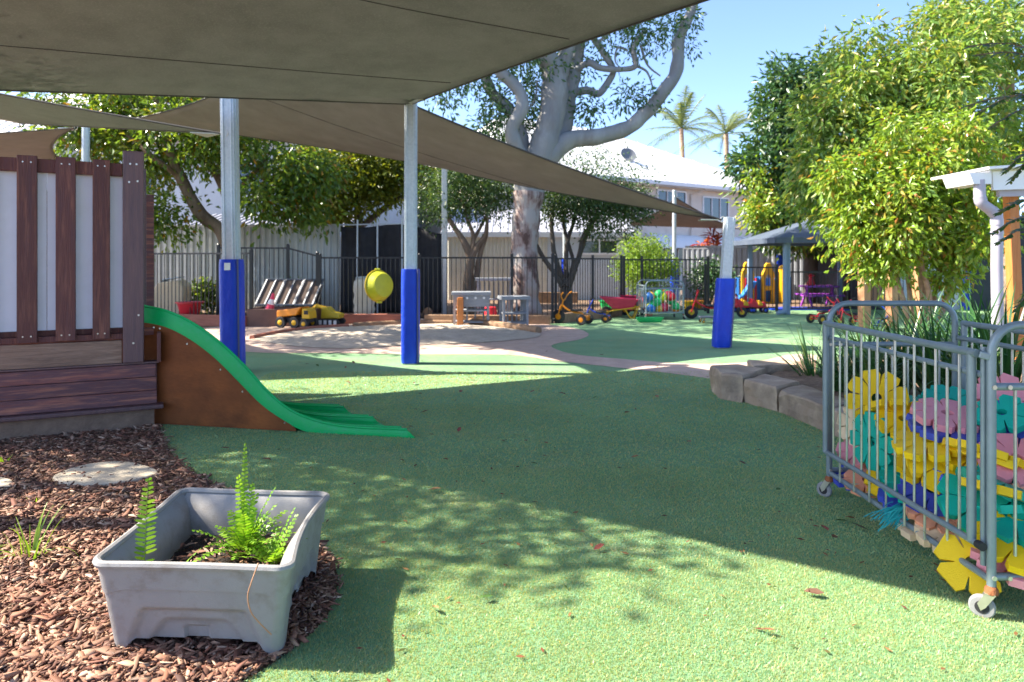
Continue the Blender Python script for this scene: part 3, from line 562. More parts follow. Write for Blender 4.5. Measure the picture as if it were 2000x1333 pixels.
# ------------------------------------------------------------------ foliage
def leaf_cloud(blobs, n, L, W, seed, clump=.35, per=26, droop=.35, gap=.0, gfreq=.9, shell=.45, up=.25, sub=4):
    rg = np.random.default_rng(seed); blobs = np.array(blobs, dtype=float)
    if sub:
        ex = []
        for bb in blobs:
            for k in range(sub):
                q = rg.normal(size=3); q /= np.linalg.norm(q); q[2] = abs(q[2]) * .7 + q[2] * .3; f = rg.uniform(.22, .42); ex.append([*(bb[:3] + q * bb[3:6] * rg.uniform(.85, 1.2)), *(bb[3:6] * f)])
        blobs = np.concatenate([blobs, np.array(ex)])
    vol = blobs[:, 3] * blobs[:, 4] * blobs[:, 5]; wgt = vol ** (2 / 3); wgt /= wgt.sum()
    nc = int(n / per * (1.6 if gap else 1.0)); bi = rg.choice(len(blobs), nc, p=wgt)
    d = rg.normal(size=(nc, 3)); d /= np.linalg.norm(d, axis=1)[:, None]
    rad = rg.random(nc) ** shell * (.82 + .3 * rg.random(nc))
    c = blobs[bi, :3] + d * rad[:, None] * blobs[bi, 3:6]
    if gap:
        keep = np.array([mnoise.noise(Vector(p) * gfreq + Vector((seed, 0, 0))) > gap - .25 for p in c]); c = c[keep]; d = d[keep]
    m = len(c); c = np.repeat(c, per, 0); d = np.repeat(d, per, 0); N = len(c)
    off = rg.normal(size=(N, 3)) * clump * .5; p = c + off
    ax = off / (np.linalg.norm(off, axis=1)[:, None] + 1e-6) + d * .5 + rg.normal(size=(N, 3)) * .55; ax[:, 2] -= droop
    ax /= np.linalg.norm(ax, axis=1)[:, None]
    nr = rg.normal(size=(N, 3)) * .7 + d * .4; nr[:, 2] += up + .3
    side = np.cross(ax, nr); side /= np.linalg.norm(side, axis=1)[:, None] + 1e-6; nrm = np.cross(side, ax)
    l = L * (.65 + .6 * rg.random(N))[:, None]; w = W * (.65 + .6 * rg.random(N))[:, None]
    base = p; mid = p + ax * l * .48 + nrm * w * .15; tip = p + ax * l - nrm * l * .12
    V = np.stack([base, mid + side * w * .5 + nrm * w * .12, tip, mid - side * w * .5 + nrm * w * .12], 1).reshape(-1, 3)
    k = np.arange(N)[:, None] * 4; F = np.concatenate([k + np.array([0, 1, 2]), k + np.array([0, 2, 3])], 1).reshape(-1, 3)
    return V, F
def B3(px, py, d, rx, ry, rz):                             # crown lobe: where it stands and its half sizes in metres
    p = at(px, py, d); return (p.x, p.y, p.z, rx, ry, rz)
def tree(name, label, base, wood, limbs, lobes, n, L, W, lmat, seed, cat='tree', extra=(), **kw):
    r = empty(name, base, label, cat); b = Vector(base)
    m = MB()
    pts, rads = limbs[0]; limb(m, [Vector(p) - b for p in pts], rads, 6, 12, .05, seed); m.build('trunk', M[wood], r, True)
    for pts, rads in limbs[1:]:
        m = MB(); limb(m, [Vector(p) - b for p in pts], rads, 6, 8, .05, seed + len(m.v)); m.build('branch', M[wood], r, True)
    if n:
        V, F = leaf_cloud(lobes, n, L, W, seed, **kw); o = np_mesh('crown', V - np.array(b), F, M[lmat], r)
    for (lb, n2, L2, W2, mat2, sd, kw2) in extra:
        V, F = leaf_cloud(lb, n2, L2, W2, sd, **kw2); o = np_mesh('crown', V - np.array(b), F, M[mat2], r)
    return r
# left tree with slanting trunk
d = 17.6; b = at(462, 560, d); b.z = 0
tree('slanting_tree', 'leafy green tree with slanting brown trunk behind the cubby house post', b, 'bark_brown',
     [([b, at(455, 520, d), at(432, 452, d), at(395, 418, d), at(360, 360, d), at(332, 300, d), at(322, 240, d), at(300, 180, d)], [.21, .19, .17, .16, .14, .13, .11, .08]),
      ([at(440, 460, d), at(445, 400, d + .3), at(420, 340, d + .5), at(395, 318, d + .6), at(372, 280, d)], [.13, .12, .10, .09, .06]),
      ([at(445, 470, d), at(470, 380, d + .6), at(520, 310, d + .5)], [.12, .09, .05]), ([at(325, 260, d), at(360, 200, d), at(390, 150, d)], [.09, .07, .05]), ([at(355, 350, d), at(290, 300, d - .5), at(230, 250, d)], [.08, .06, .03])],
     [B3(330, 300, d, 1.5, 1.4, 1.1), B3(200, 250, d + .4, 1.5, 1.5, 1.0), B3(420, 260, d - .5, 1.3, 1.2, .9), B3(330, 420, d - .6, .85, .8, .5), B3(520, 330, d, 1.2, 1.2, .75), B3(540, 400, d - .3, .75, .9, .45), B3(300, 180, d + .5, 2.0, 1.6, 1.2), B3(140, 215, d, 1.0, 1.0, .7), B3(500, 200, d + 1, 1.8, 1.6, 1.2), B3(300, 440, d - .8, .45, .5, .28), B3(590, 350, d, .9, .9, .6), B3(610, 410, d + .2, .55, .7, .35), B3(260, 350, d + .8, .9, .9, .8), (-7.4, 12.6, 6.1, 1.1, .8, .6), (-6.0, 11.8, 6.2, 1.0, .7, .5), (-5.2, 13.2, 6.0, 1.1, .8, .5), (-8.4, 11.6, 5.9, 1.0, .8, .5), (-7.0, 13.8, 6.2, 1.2, .9, .6), (-4.3, 12.3, 6.4, .9, .7, .5), (-9.6, 12.4, 5.9, 1.1, .9, .5), (-10.2, 13.6, 6.0, 1.2, .9, .5), (-8.9, 14.3, 5.8, 1.1, .8, .5), (-9.0, 11.0, 6.0, 1.0, .7, .4)],  # last ten lobes, out of view, added to dapple the sandpit with shade
     28000, .19, .085, 'leaf_left', 11, clump=.45, per=22, gap=.14, gfreq=1.0, droop=.6)
# dark bushy tree in the middle distance
d = 21; b = at(690, 575, d); b.z = 0
tree('golden_tree', 'dense tree with golden olive leaves between the two front posts', b, 'bark_dark',
     [([b, at(692, 500, d), at(700, 430, d), at(690, 360, d)], [.2, .17, .14, .08]), ([at(695, 450, d), at(760, 400, d), at(800, 380, d)], [.1, .08, .05]), ([at(695, 450, d), at(640, 400, d), at(610, 370, d)], [.1, .08, .05])],
     [B3(690, 330, d, 1.7, 1.5, .9), B3(620, 340, d + .5, 1.1, 1.2, .9), B3(770, 350, d, 1.2, 1.2, .8), B3(690, 390, d - .3, 1.1, 1, .6), B3(640, 420, d - .5, .5, .6, .4), B3(830, 340, d + .6, 1.0, 1, .7)],
     13000, .18, .085, 'leaf_gold', 12, clump=.42, per=24, gap=.06, droop=.5)
# two small dark trees
d = 18.2; b = at(918, 600, d); b.z = 0
tree('small_dark_tree', 'small dark leaved tree with forked lit trunk left of the gum tree', b, 'bark_brown',
     [([b, at(916, 540, d), at(920, 505, d), at(905, 470, d), at(880, 435, d), at(862, 400, d)], [.17, .13, .11, .085, .06, .035]), ([at(920, 510, d), at(935, 480, d), at(950, 455, d), at(952, 400, d)], [.10, .08, .06, .03]), ([at(922, 500, d), at(925, 460, d), at(910, 420, d), at(900, 380, d)], [.07, .055, .045, .03]), ([at(926, 470, d), at(945, 430, d + .2), at(965, 390, d)], [.05, .04, .02]), ([at(918, 600, d), at(930, 540, d + .1), at(938, 500, d + .1), at(950, 460, d)], [.10, .09, .07, .05])],
     [B3(900, 385, d, .95, .9, .5), B3(960, 390, d, .75, .9, .55), B3(850, 405, d, .7, .8, .38), B3(930, 355, d, .8, .8, .42), B3(880, 350, d + .4, .8, .8, .4)],
     9000, .10, .05, 'leaf_dark', 13, clump=.4, per=24, droop=.5)
d = 18.8; b = at(1105, 590, d); b.z = 0
st = [((1098, 560), (1060, 500), (1040, 450), (1050, 400)), ((1100, 560), (1082, 490), (1078, 420), (1090, 380)), ((1105, 560), (1108, 480), (1120, 430), (1128, 370)), ((1108, 560), (1132, 500), (1140, 460), (1170, 420)), ((1112, 560), (1142, 470), (1160, 430), (1210, 395)), ((1106, 560), (1120, 510), (1100, 440), (1110, 390))]
tree('vase_shaped_tree', 'vase shaped tree with many thin grey stems right of the gum trunk', b, 'bark_dark',
     [([b, at(1105, 560, d), at(1104, 545, d)], [.2, .16, .12])] + [([at(*p, d + .15 * (i % 3 - 1)) for p in s], [.08, .065, .05, .025]) for i, s in enumerate(st)],
     [B3(1120, 400, d, 1.0, .9, .42), B3(1180, 405, d, 1.0, .9, .42), B3(1230, 400, d, .65, .7, .36), B3(1080, 395, d, .6, .8, .4), B3(1190, 440, d - .3, .6, .6, .25)],
     9000, .10, .05, 'leaf_dark', 14, clump=.4, per=24, droop=.4,
     extra=[([B3(1130, 330, d + .5, .8, .7, .5), B3(1180, 355, d + .4, .8, .7, .4), B3(1225, 370, d + .3, .5, .6, .3), B3(1110, 360, d, .6, .6, .4)], 2600, .09, .045, 'leaf_gum', 44, dict(clump=.6, per=8))])
# the big gum tree
d = 17.4; b = at(1024, 596, d); b.z = 0
G = lambda px, py, dd=0: at(px, py, d + dd)
r = empty('gum_tree', b, 'huge pale barked gum tree with curving limbs behind the sandpit', 'tree')
def gl(pts, rads, mat='gum_bark', nm='branch', wob=.05):
    m = MB(); limb(m, [p - b for p in pts], rads, 8, 14, wob, len(pts)); return m.build(nm, M[mat], r, True)
gl([G(1022, 606), G(1024, 580), G(1022, 520), G(1026, 440), G(1033, 375)], [.50, .40, .35, .36, .40], 'gum_base', 'trunk', .03)
gl([G(1033, 385), G(1036, 350), G(1048, 320), G(1062, 300)], [.40, .41, .42, .36], 'gum_bark', 'trunk', .02)
gl([G(1045, 330), G(1068, 270), G(1080, 215), G(1084, 165), G(1078, 130), G(1060, 95, -.3), G(1030, 40, -.5)], [.36, .36, .33, .32, .28, .20, .15])
gl([G(1080, 170), G(1098, 130, .2), G(1110, 90, .2), G(1118, 30, .3)], [.27, .20, .16, .12])
gl([G(1070, 300), G(1098, 240, .5), G(1110, 180, .6), G(1122, 120, .7), G(1128, 60, .7), G(1120, -20, .7)], [.30, .27, .24, .22, .18, .14])
gl([G(1040, 335), G(1012, 295, -.3), G(1000, 255, -.4), G(1018, 215, -.4), G(1018, 185, -.4), G(1000, 160, -.4), G(975, 135, -.5), G(950, 80, -.6)], [.22, .19, .17, .17, .15, .15, .14, .10])
gl([G(1025, 300, .2), G(1010, 240, .3), G(985, 205, .3), G(960, 180, .3), G(944, 140, .3), G(930, 80, .3)], [.18, .16, .15, .14, .13, .1])
gl([G(1060, 315), G(1095, 285), G(1125, 272), G(1170, 268), G(1225, 250), G(1262, 220), G(1290, 185), G(1316, 150), G(1324, 115), G(1324, 85), G(1335, 55), G(1352, 15), G(1372, -40)], [.30, .27, .22, .20, .18, .17, .17, .165, .16, .15, .13, .12, .09])
gl([G(1118, 140, .6), G(1150, 122, .3), G(1172, 132, .2), G(1210, 136, .1), G(1240, 128), G(1238, 100), G(1250, 70), G(1262, 55)], [.10, .09, .08, .075, .075, .065, .05, .03])
gl([G(1122, 182, .6), G(1150, 178, .5), G(1172, 184, .4), G(1190, 160, .4), G(1198, 135, .4), G(1180, 105, .4), G(1160, 75, .4)], [.11, .10, .10, .09, .08, .09, .08])
for pts in (((1225, 100), (1205, 95), (1200, 120), (1215, 135)), ((1250, 90), (1262, 125), (1290, 150)), ((1170, 80), (1195, 60), (1230, 40)), ((1010, 230), (1040, 200), (1050, 160)), ((1238, 128), (1262, 140), (1275, 175))):
    gl([G(*p, .1) for p in pts], [.035, .028, .018, .012][:len(pts)])
V, F = leaf_cloud([B3(1030, 130, d, .8, .7, .6), B3(965, 215, d, .5, .6, .5), B3(1050, 200, d + .4, .5, .6, .7), B3(1010, 250, d + .5, .4, .5, .5), B3(930, 160, d, .5, .5, .3), B3(865, 200, d, .45, .5, .35), B3(985, 110, d, .5, .6, .3), B3(1150, 215, d + .3, .42, .4, .42), B3(1225, 190, d, .35, .4, .28), B3(1240, 60, d, .5, .5, .3), B3(1310, 50, d, .5, .5, .5), B3(1270, 100, d, .3, .3, .2), B3(1270, 190, d, .25, .3, .2), B3(1150, 60, d + .3, .5, .5, .35), B3(1140, 130, d + .6, .3, .4, .4), B3(1345, 90, d, .25, .3, .3), B3(1310, 210, d, .2, .3, .15), B3(1200, 30, d, .6, .6, .4), B3(1190, 100, d + .2, .25, .3, .2), B3(1000, 60, d, 1.2, 1, .6), B3(1100, 260, d + .7, .4, .4, .2), B3(960, 270, d + .6, .5, .5, .35)], 7000, .16, .058, 17, clump=.36, per=20, droop=.7, shell=.5)
np_mesh('crown', V - np.array(b), F, M['leaf_gum'], r)
V, F = leaf_cloud([(-6.5, 16, 9.6, 1.6, 1.3, .9), (-4.2, 15.5, 9.9, 1.6, 1.2, .9), (-2.0, 16.2, 10.2, 1.6, 1.3, .9), (-5.2, 17.3, 10.4, 1.5, 1.2, .9), (-3.2, 14.4, 9.7, 1.3, 1, .7), (.2, 15.6, 10.4, 1.5, 1.2, .9), (-1, 17.6, 10.8, 1.8, 1.2, 1), (2.4, 16.5, 10.8, 1.6, 1.3, 1), (-7.8, 14.7, 9.5, 1.4, 1.1, .8), (1.0, 18, 11, 1.6, 1.2, 1), (-5.6, 13.9, 9.5, 1.2, .9, .6), (4.5, 17.2, 11, 1.4, 1.2, .9)], 11000, .24, .10, 18, clump=.5, per=22, droop=.7, shell=.6)  # upper crown above the view, added to shade the far turf
np_mesh('crown', V - np.array(b), F, M['leaf_gum'], r)
for q in ((-6, 15.8, 9.4), (-2.5, 15.4, 9.8), (2, 16.6, 10.5)): gl([G(1070, 60, -.3), Vector(q) * .5 + G(1070, 60) * .5 + Vector((0, 0, .3)), Vector(q)], [.14, .10, .05])
# dark tree right of the house
d = 23; b = at(1585, 600, d); b.z = 0
tree('dark_evergreen', 'tall dark green tree between the beige house and the bright trees', b, 'bark_dark', [([b, at(1585, 450, d), at(1575, 300, d), at(1570, 180, d)], [.3, .25, .18, .08])],
     [B3(1560, 190, d, 1.2, 1.2, 1.1), B3(1520, 230, d, .9, 1, 1.0), B3(1600, 160, d, 1.2, 1.2, .8), B3(1490, 330, d, .75, 1, .8), B3(1540, 320, d, 1.2, 1.4, 1.2), B3(1600, 300, d, 1.4, 1.4, 1.6), B3(1500, 400, d, .7, .9, .6), B3(1560, 430, d - .6, 1.3, 1.2, .7), B3(1660, 420, d, 1.2, 1.3, .9), B3(1520, 460, d - .5, .6, .7, .35), B3(1545, 130, d, .4, .5, .3), B3(1640, 470, d, 1.2, 1, .4)],
     15000, .28, .11, 'leaf_deep', 21, clump=.5, per=24, droop=.5, gap=.06, gfreq=1.1,
     extra=[([B3(1500, 420, d - 1, .6, .5, .55), B3(1550, 460, d - 1, .7, .5, .35), B3(1480, 360, d - .8, .4, .4, .4), B3(1600, 400, d - 1, .7, .4, .6)], 2600, .2, .09, 'leaf_lilly', 22, dict(clump=.5, per=16, droop=.5))])
# big bright tree behind the lilly pilly
d = 15.5; b = at(1790, 620, d); b.z = 0
tree('mango_tree', 'broad bright green tree with yellow tips towering over the lilly pilly', b, 'bark_brown', [([b, at(1790, 480, d), at(1780, 330, d), at(1770, 200, d)], [.2, .17, .14, .06]), ([at(1785, 380, d), at(1720, 280, d), at(1680, 220, d)], [.1, .07, .04]), ([at(1785, 380, d), at(1850, 250, d), at(1880, 150, d)], [.1, .07, .04])],
     [B3(1680, 200, d, 1.0, 1, 1.0), B3(1760, 150, d, 1.2, 1.2, 1.0), B3(1850, 120, d, 1.2, 1.2, 1.1), B3(1620, 250, d, .8, .9, .9), B3(1660, 330, d, 1.0, 1, .9), B3(1760, 280, d, 1.3, 1.1, 1.2), B3(1880, 250, d, 1.0, 1, 1.2), B3(1880, 60, d + .5, .8, 1, .7), B3(1640, 410, d + .3, .8, .8, .5), B3(1670, 120, d, .45, .5, .45), B3(1590, 330, d, .5, .6, .6), B3(1820, 200, d - .5, .8, .8, .8), B3(1960, 120, d + 1.6, 1.0, 1, 1.1), B3(1990, 280, d + 1.6, .9, 1, 1.0), B3(1900, 20, d + 1, .9, 1, .6)],
     25000, .20, .07, 'leaf_mango', 23, clump=.40, per=26, droop=.75, gap=.16, gfreq=1.3)
# lilly pilly in front
d = 10.6; b = at(1800, 680, d); b.z = 0
tree('lilly_pilly', 'yellow green lilly pilly with several thin stems behind the strappy plants', b, 'palm_bark',
     [([b, at(1802, 610, d), at(1800, 540, d), at(1790, 450, d), at(1780, 380, d)], [.055, .05, .045, .035, .02])] + [([at(px0, 680, d + dd), at(px1, 580, d + dd), at(px2, 500, d + dd), at(px3, 420, d + dd)], [.045, .04, .032, .02]) for px0, px1, px2, px3, dd in ((1790, 1778, 1765, 1740, .2), (1812, 1826, 1838, 1850, .1), (1806, 1815, 1800, 1820, -.2), (1778, 1762, 1730, 1690, 0), (1825, 1850, 1860, 1880, .3))],
     [B3(1690, 450, d, .55, .7, .42), B3(1760, 420, d, .7, .8, .55), B3(1850, 400, d, .6, .8, .6), B3(1700, 380, d, .5, .6, .4), B3(1780, 340, d, .6, .7, .5), B3(1870, 320, d, .55, .6, .5), B3(1820, 480, d, .65, .7, .42), B3(1880, 480, d, .4, .5, .45), B3(1740, 490, d - .2, .42, .5, .3), B3(1710, 520, d, .28, .3, .22), B3(1830, 270, d, .5, .5, .4), B3(1660, 420, d, .35, .4, .25), B3(1850, 540, d, .3, .4, .22), B3(1930, 420, d + .6, .5, .5, .7), B3(1760, 280, d, .4, .4, .25), B3(1650, 470, d + .3, .32, .35, .22), B3(1640, 350, d + .2, .4, .4, .35), B3(1920, 340, d + .5, .4, .4, .4)],
     22000, .125, .052, 'leaf_lilly', 24, clump=.27, per=18, droop=.9, shell=.6, gap=.17, gfreq=1.9, sub=6)
# tall palms
def frond(mb_v, mb_f, root, dirv, L, droop, nl=26, wl=.34, seed=0):
    rg = random.Random(seed); dirv = Vector(dirv).normalized(); p = Vector(root); up = Vector((0, 0, 1)); pts = []
    for i in range(nl + 1): t = i / nl; pts.append(p + dirv * L * t - up * droop * L * t * t)
    for i in range(2, nl):
        t = i / nl; tg = (pts[i+1] - pts[i-1]).normalized(); sd = tg.cross(up).normalized(); ll = wl * L * (sin(pi * min(1, t * .85 + .15)) ** .7) * .55
        for s in (-1, 1):
            dd = (sd * s * .8 + tg * .7 - up * (.35 + .3 * rg.random())).normalized(); q = pts[i]; tip = q + dd * ll; w = tg * .02 * L * .6; n = len(mb_v)
            mb_v += [q - w, q + w, tip]; mb_f.append((n, n + 1, n + 2))
    return pts
def palm(label, base, top, rt, nf, L, seed, lmat='leaf_palm', droops=(.15, .55), lift=(.2, 1.1)):
    base, top = Vector(base), Vector(top); r = empty('palm_tree', base, label, 'palm'); m = MB(); limb(m, [Vector(), (top - base) * .5 + Vector((.1, 0, 0)), top - base], [rt * 1.2, rt, rt * .9], 6, 10); m.build('trunk', M['palm_bark'], r, True)
    rg = random.Random(seed)
    for i in range(nf):
        a = 2 * pi * i / nf + rg.random() * .4; e = rg.uniform(*lift); V = []; F = []; dv = (cos(a) * cos(e), sin(a) * cos(e), sin(e))
        pts = frond(V, F, (0, 0, 0), dv, L * rg.uniform(.8, 1.1), rg.uniform(*droops), seed=i)
        o = np_mesh('frond', [v + (top - base) for v in V], F, M[lmat], r)
        s = MB(); s.tube([p + (top - base) for p in pts[::3]], [.03 * (1 - .8 * k / len(pts[::3])) for k in range(len(pts[::3]))], 5); s.build('stalk', M['leaf_palm'], o, True)
    return r
palm('slender palm rising left of a second palm beyond the white roof', (at(1335, 300, 47).x, 47, 0), at(1331, 252, 47), .16, 18, 3.7, 3, lift=(.0, 1.35))
palm('palm partly hidden by the dark evergreen beyond the white roof', (at(1418, 300, 44).x, 44, 0), at(1418, 262, 44), .16, 18, 3.6, 5, lift=(-.1, 1.25))
palm('stout palm with fibrous brown trunk at top right corner', (at(1972, 500, 18).x, 18, 0), at(1958, 40, 18), .2, 16, 2.8, 8, 'leaf_lime', (.3, .9), (-.2, .9))
# shrubs beyond the fences
def shrub(name, label, base, lobes, n, L, W, lmat, seed, **kw):
    r = empty(name, base, label, 'shrub'); V, F = leaf_cloud(lobes, n, L, W, seed, **kw); np_mesh('foliage', V - np.array(Vector(base)), F, M[lmat], r)
    m = MB(); 
    for i in range(4): a = i * 1.7; m.tube([(0, 0, 0), (.12 * cos(a), .12 * sin(a), .35), (.3 * cos(a), .3 * sin(a), .8)], [.03, .022, .01], 6)
    m.build('stem', M['bark_dark'], r, True); return r
d = 20.5; b = at(1262, 590, d); b.z = 0
shrub('rounded_shrub', 'lime green rounded shrub behind the fence and ball trolley', b, [B3(1262, 490, d, .65, .6, .42), B3(1265, 540, d, .75, .6, .6), B3(1240, 520, d, .4, .5, .4), B3(1290, 520, d, .45, .5, .4)], 6000, .09, .05, 'leaf_lime', 31, clump=.22, per=20, shell=.35)
d = 20.5; b = at(1385, 590, d); b.z = 0
shrub('low_shrub', 'small dark green shrub behind the leaning padded post', b, [B3(1385, 555, d, .45, .5, .45), B3(1405, 540, d, .35, .4, .35)], 1800, .13, .06, 'leaf_deep', 32, clump=.25, per=20)
for px, py, d_, lab, sd in ((1212, 468, 25, 'red and orange leaved cordyline above the cream fence', 33), (1400, 462, 29, 'pinkish red cordyline in front of the lower awnings', 34), (1372, 480, 30, 'dark red cordyline beside the pinkish one by the house wall', 37)):
    c = at(px, py, d_); r = empty('red_cordyline', (c.x, c.y, 0), lab, 'plant'); V = []; F = []; rg = random.Random(sd)
    m = MB(); m.tube([(0, 0, 0), (0, 0, c.z - .1)], [.05, .035], 6); m.build('stem', M['bark_brown'], r, True)
    for i in range(46):
        a = rg.random() * 2 * pi; e = rg.uniform(-.2, 1.4); dv = Vector((cos(a) * cos(e), sin(a) * cos(e), sin(e))); L = rg.uniform(.4, .75); sd_ = dv.cross(Vector((0, 0, 1))).normalized() * .05; q = Vector((rg.uniform(-.25, .25), rg.uniform(-.2, .2), c.z + rg.uniform(-.5, .1))); n = len(V)
        V += [q, q + dv * L * .5 + sd_, q + dv * L - Vector((0, 0, .12)), q + dv * L * .5 - sd_]; F += [(n, n+1, n+2), (n, n+2, n+3)]
    np_mesh('foliage', V, F, M['leaf_red'], r)
for px, d_, sd, lab in ((385, 18.2, 41, 'small shrub against the pale metal fence, left of the tall padded post'), (415, 18.3, 42, 'second small shrub against the pale metal fence, nearer the padded post'), (575, 18.1, 43, 'low plant at foot of pale fence behind the storage box lids')):
    b = at(px, 575, d_); b.z = 0; shrub('garden_plant', lab, b, [(b.x, b.y, .45, .3, .25, .35)], 400, .16, .07, 'leaf_left', sd, clump=.2, per=12)
# tree left of the picture that throws the dappled shade on the front turf
b = Vector((-8.6, 3.6, 0))
tree('shade_tree', 'spreading tree beyond the left edge that dapples the front turf with shade', b, 'bark_brown', [([b, b + Vector((.3, .1, 2)), b + Vector((1.2, .2, 3.8)), b + Vector((2.6, .3, 5.0))], [.2, .17, .13, .06]), ([b + Vector((.5, .1, 2.6)), b + Vector((.2, .6, 4.5)), b + Vector((0, 1, 6))], [.12, .09, .05])],
     [(-5.6, 3.95, 5.0, .6, .35, .35), (-4.9, 3.75, 5.1, .5, .3, .3), (-6.3, 4.2, 4.9, .6, .4, .35), (-5.2, 4.45, 5.0, .6, .28, .3), (-6.6, 4.7, 5.1, .8, .4, .4), (-8.2, 5.2, 5.6, 1.2, 1.0, .8), (-8.6, 6.8, 6.4, .9, .6, .4), (-6.0, 3.45, 5.0, .45, .22, .25)], 7500, .13, .05, 'leaf_near', 51, clump=.42, per=14, droop=.5, shell=.6)
# leafy sprays reaching in from the right edge, close to the lens
r = empty('leafy_branch_shrub', (3.9, 4.1, 0), 'shrub at right edge whose leafy sprays hang in front of the veranda', 'shrub'); O = Vector((3.9, 4.1, 0))
m = MB(); limb(m, [(0, 0, 0), (.05, 0, .9), (.0, .05, 1.8), (.05, 0, 2.7)], [.04, .035, .03, .02], 6, 8); m.build('stem', M['bark_brown'], r, True)
rg = random.Random(9)
for (p0, p1) in (((2060, 130), (1905, 105)), ((2050, 110), (1890, 88)), ((2040, 190), (1915, 215)), ((2060, 210), (1935, 245)), ((2050, 200), (1885, 205)), ((2040, 300), (1965, 330)), ((2040, 310), (1975, 350)), ((2050, 400), (1950, 412)), ((2040, 430), (1940, 452)), ((2050, 450), (1950, 470)), ((2050, 560), (1985, 600))):
    dd = 4.1 + rg.uniform(-.3, .3); a, e = at(*p0, dd) - O, at(*p1, dd) - O; e.z -= .01; V = []; F = []; mid = (a + e) / 2 + Vector((0, 0, .05)); path = smoothpath([a, mid, e], 12); nn = len(path)
    for i in range(1, nn):
        tg = (path[i] - path[i-1]).normalized(); sd = tg.cross(Vector((0, 0, 1))).normalized()
        for s in (-1, 1):
            dv = (tg * .7 + sd * s * .55 + Vector((0, 0, rg.uniform(-.75, .35)))).normalized(); L = rg.uniform(.045, .075) * (1.1 - .5 * i / nn); wv = dv.cross(Vector((rg.uniform(-.3, .3), -.6, 1))).normalized() * L * .22; q = path[i]; n = len(V)
            V += [q, q + dv * L * .5 + wv, q + dv * L, q + dv * L * .5 - wv]; F += [(n, n+1, n+2), (n, n+2, n+3)]
    np_mesh('leaf_spray', V, F, M['leaf_near'], r); m = MB(); m.tube(path[::4], .004, 5); m.build('twig', M['bark_brown'], r, True)
# strappy clumps in the raised bed
def strap_plant(label, base, n, L, w, spread, seed, mat='leaf_strap', name='strappy_plant'):
    rg = np.random.default_rng(seed); r = empty(name, base, label, 'plant'); S = 7; V = []; F = []
    for i in range(n):
        a = rg.random() * 2 * pi; l = L * rg.uniform(.55, 1.1); el = rg.uniform(.75, 1.5); bend = rg.uniform(.2, 1.5) * spread; dv = np.array([cos(a), sin(a), 0]); sd = np.array([-sin(a), cos(a), 0]); p = dv * .06 * rg.random(); e = el; k0 = len(V)
        ww = w * rg.uniform(.6, 1.1); tw = rg.uniform(-.6, .6)
        for j in range(S + 1):
            t = j / S; wd = ww * (1 - t ** 2.2) * .5 + .0008; c = sd * cos(tw * t) + np.array([0, 0, 1]) * sin(tw * t)
            V.append(p - c * wd); V.append(p + c * wd); p = p + (dv * cos(e) + np.array([0, 0, 1]) * sin(e)) * l / S; e -= bend / S * (.5 + 1.5 * t)
        for j in range(S): F.append((k0 + 2*j, k0 + 2*j + 1, k0 + 2*j + 3, k0 + 2*j + 2))
    if n <= 6:
        for i in range(n): np_mesh('leaf', V[i * (2*S + 2):(i + 1) * (2*S + 2)], [(2*j, 2*j + 1, 2*j + 3, 2*j + 2) for j in range(S)], M[mat], r, True)
    else: np_mesh('leaf_blades', V, F, M[mat], r, True)
    return r
for i, (px, py, d_, n, L, w, sp, lab) in enumerate((
    (1590, 745, 7.3, 70, .75, .022, .5, 'upright grassy clump right behind the sandstone corner block'), (1640, 760, 6.4, 90, .62, .024, 1.0, 'arching dark clump just behind the sandstone blocks'),
    (1700, 760, 6.0, 110, .75, .026, 1.1, 'arching strappy clump seen through the far end bars of the cart'), (1760, 740, 6.3, 110, .95, .030, .9, 'tall strappy clump behind the middle of the cart'),
    (1830, 760, 5.8, 120, 1.0, .030, 1.0, 'dense strappy clump behind the near half of the cart'), (1900, 730, 6.2, 110, 1.1, .034, .7, 'upright strappy clump in front of the grey downpipe'),
    (1960, 750, 5.4, 120, 1.15, .034, .9, 'strappy clump at right edge in front of the orange post'), (1800, 700, 7.6, 70, 1.0, .03, .7, 'strappy clump around the feet of the lilly pilly stems'), (1690, 720, 7.6, 60, .8, .022, .6, 'thin pale green clump left of the lilly pilly stems'))):
    c = at(px, py, d_); strap_plant(lab, (c.x, c.y, .18 if i else .05), n, L, w, sp, 60 + i)
# ------------------------------------------------------------------ cubby house
HO = Vector((-2.985, 5.74, 0)); HU = Vector((-.8875, -.4608, 0)); HN = Vector((.4608, -.8875, 0)); HI = -HN
r = empty('cubby_house', HO, 'timber cubby house with white panels and dark upright boards at left', 'playhouse')
rotm = Matrix((HU, HN, Vector((0, 0, 1)))).transposed()
def hb(u0, u1, n0, n1, z0, z1, name, mat, bevel=.004, parent=None):   # board spanning u (leftwards), n (towards the viewer), z
    m = MB(); m.box(((u1 - u0) / 2 * 0, 0, 0), (u1 - u0, n1 - n0, z1 - z0)); c = HU * (u0 + u1) / 2 + HN * (n0 + n1) / 2 + Vector((0, 0, (z0 + z1) / 2))
    o = m.build(name, mat, parent or r, bevel=bevel, loc=c if not parent else c); o.rotation_euler = (0, 0, math.atan2(HU.y, HU.x)); return o
def hu(px, py=400, n=0.0): return (onplane(px, py, HO + HN * n, HU) - HO).dot(HU)
UE = 1.75
hb(.02, UE, -.10, 0, 0, .165, 'base_board', M['concrete'])
hb(-.05, UE, -.12, .055, .165, .20, 'ledge', M['timber_post'], .008)
for i in range(3): hb(.0 + .004 * i, UE, -.06 - .004 * (2 - i), -.008 - .003 * i, .203 + i * .112, .312 + i * .112, 'plank', M['timber_plank'], .006)
hb(-.012, UE, -.12, -.002, .541, .556, 'cap_strip', M['timber_post'], .003)
p0 = hu(281, n=.0); p1 = hu(240, n=.0)
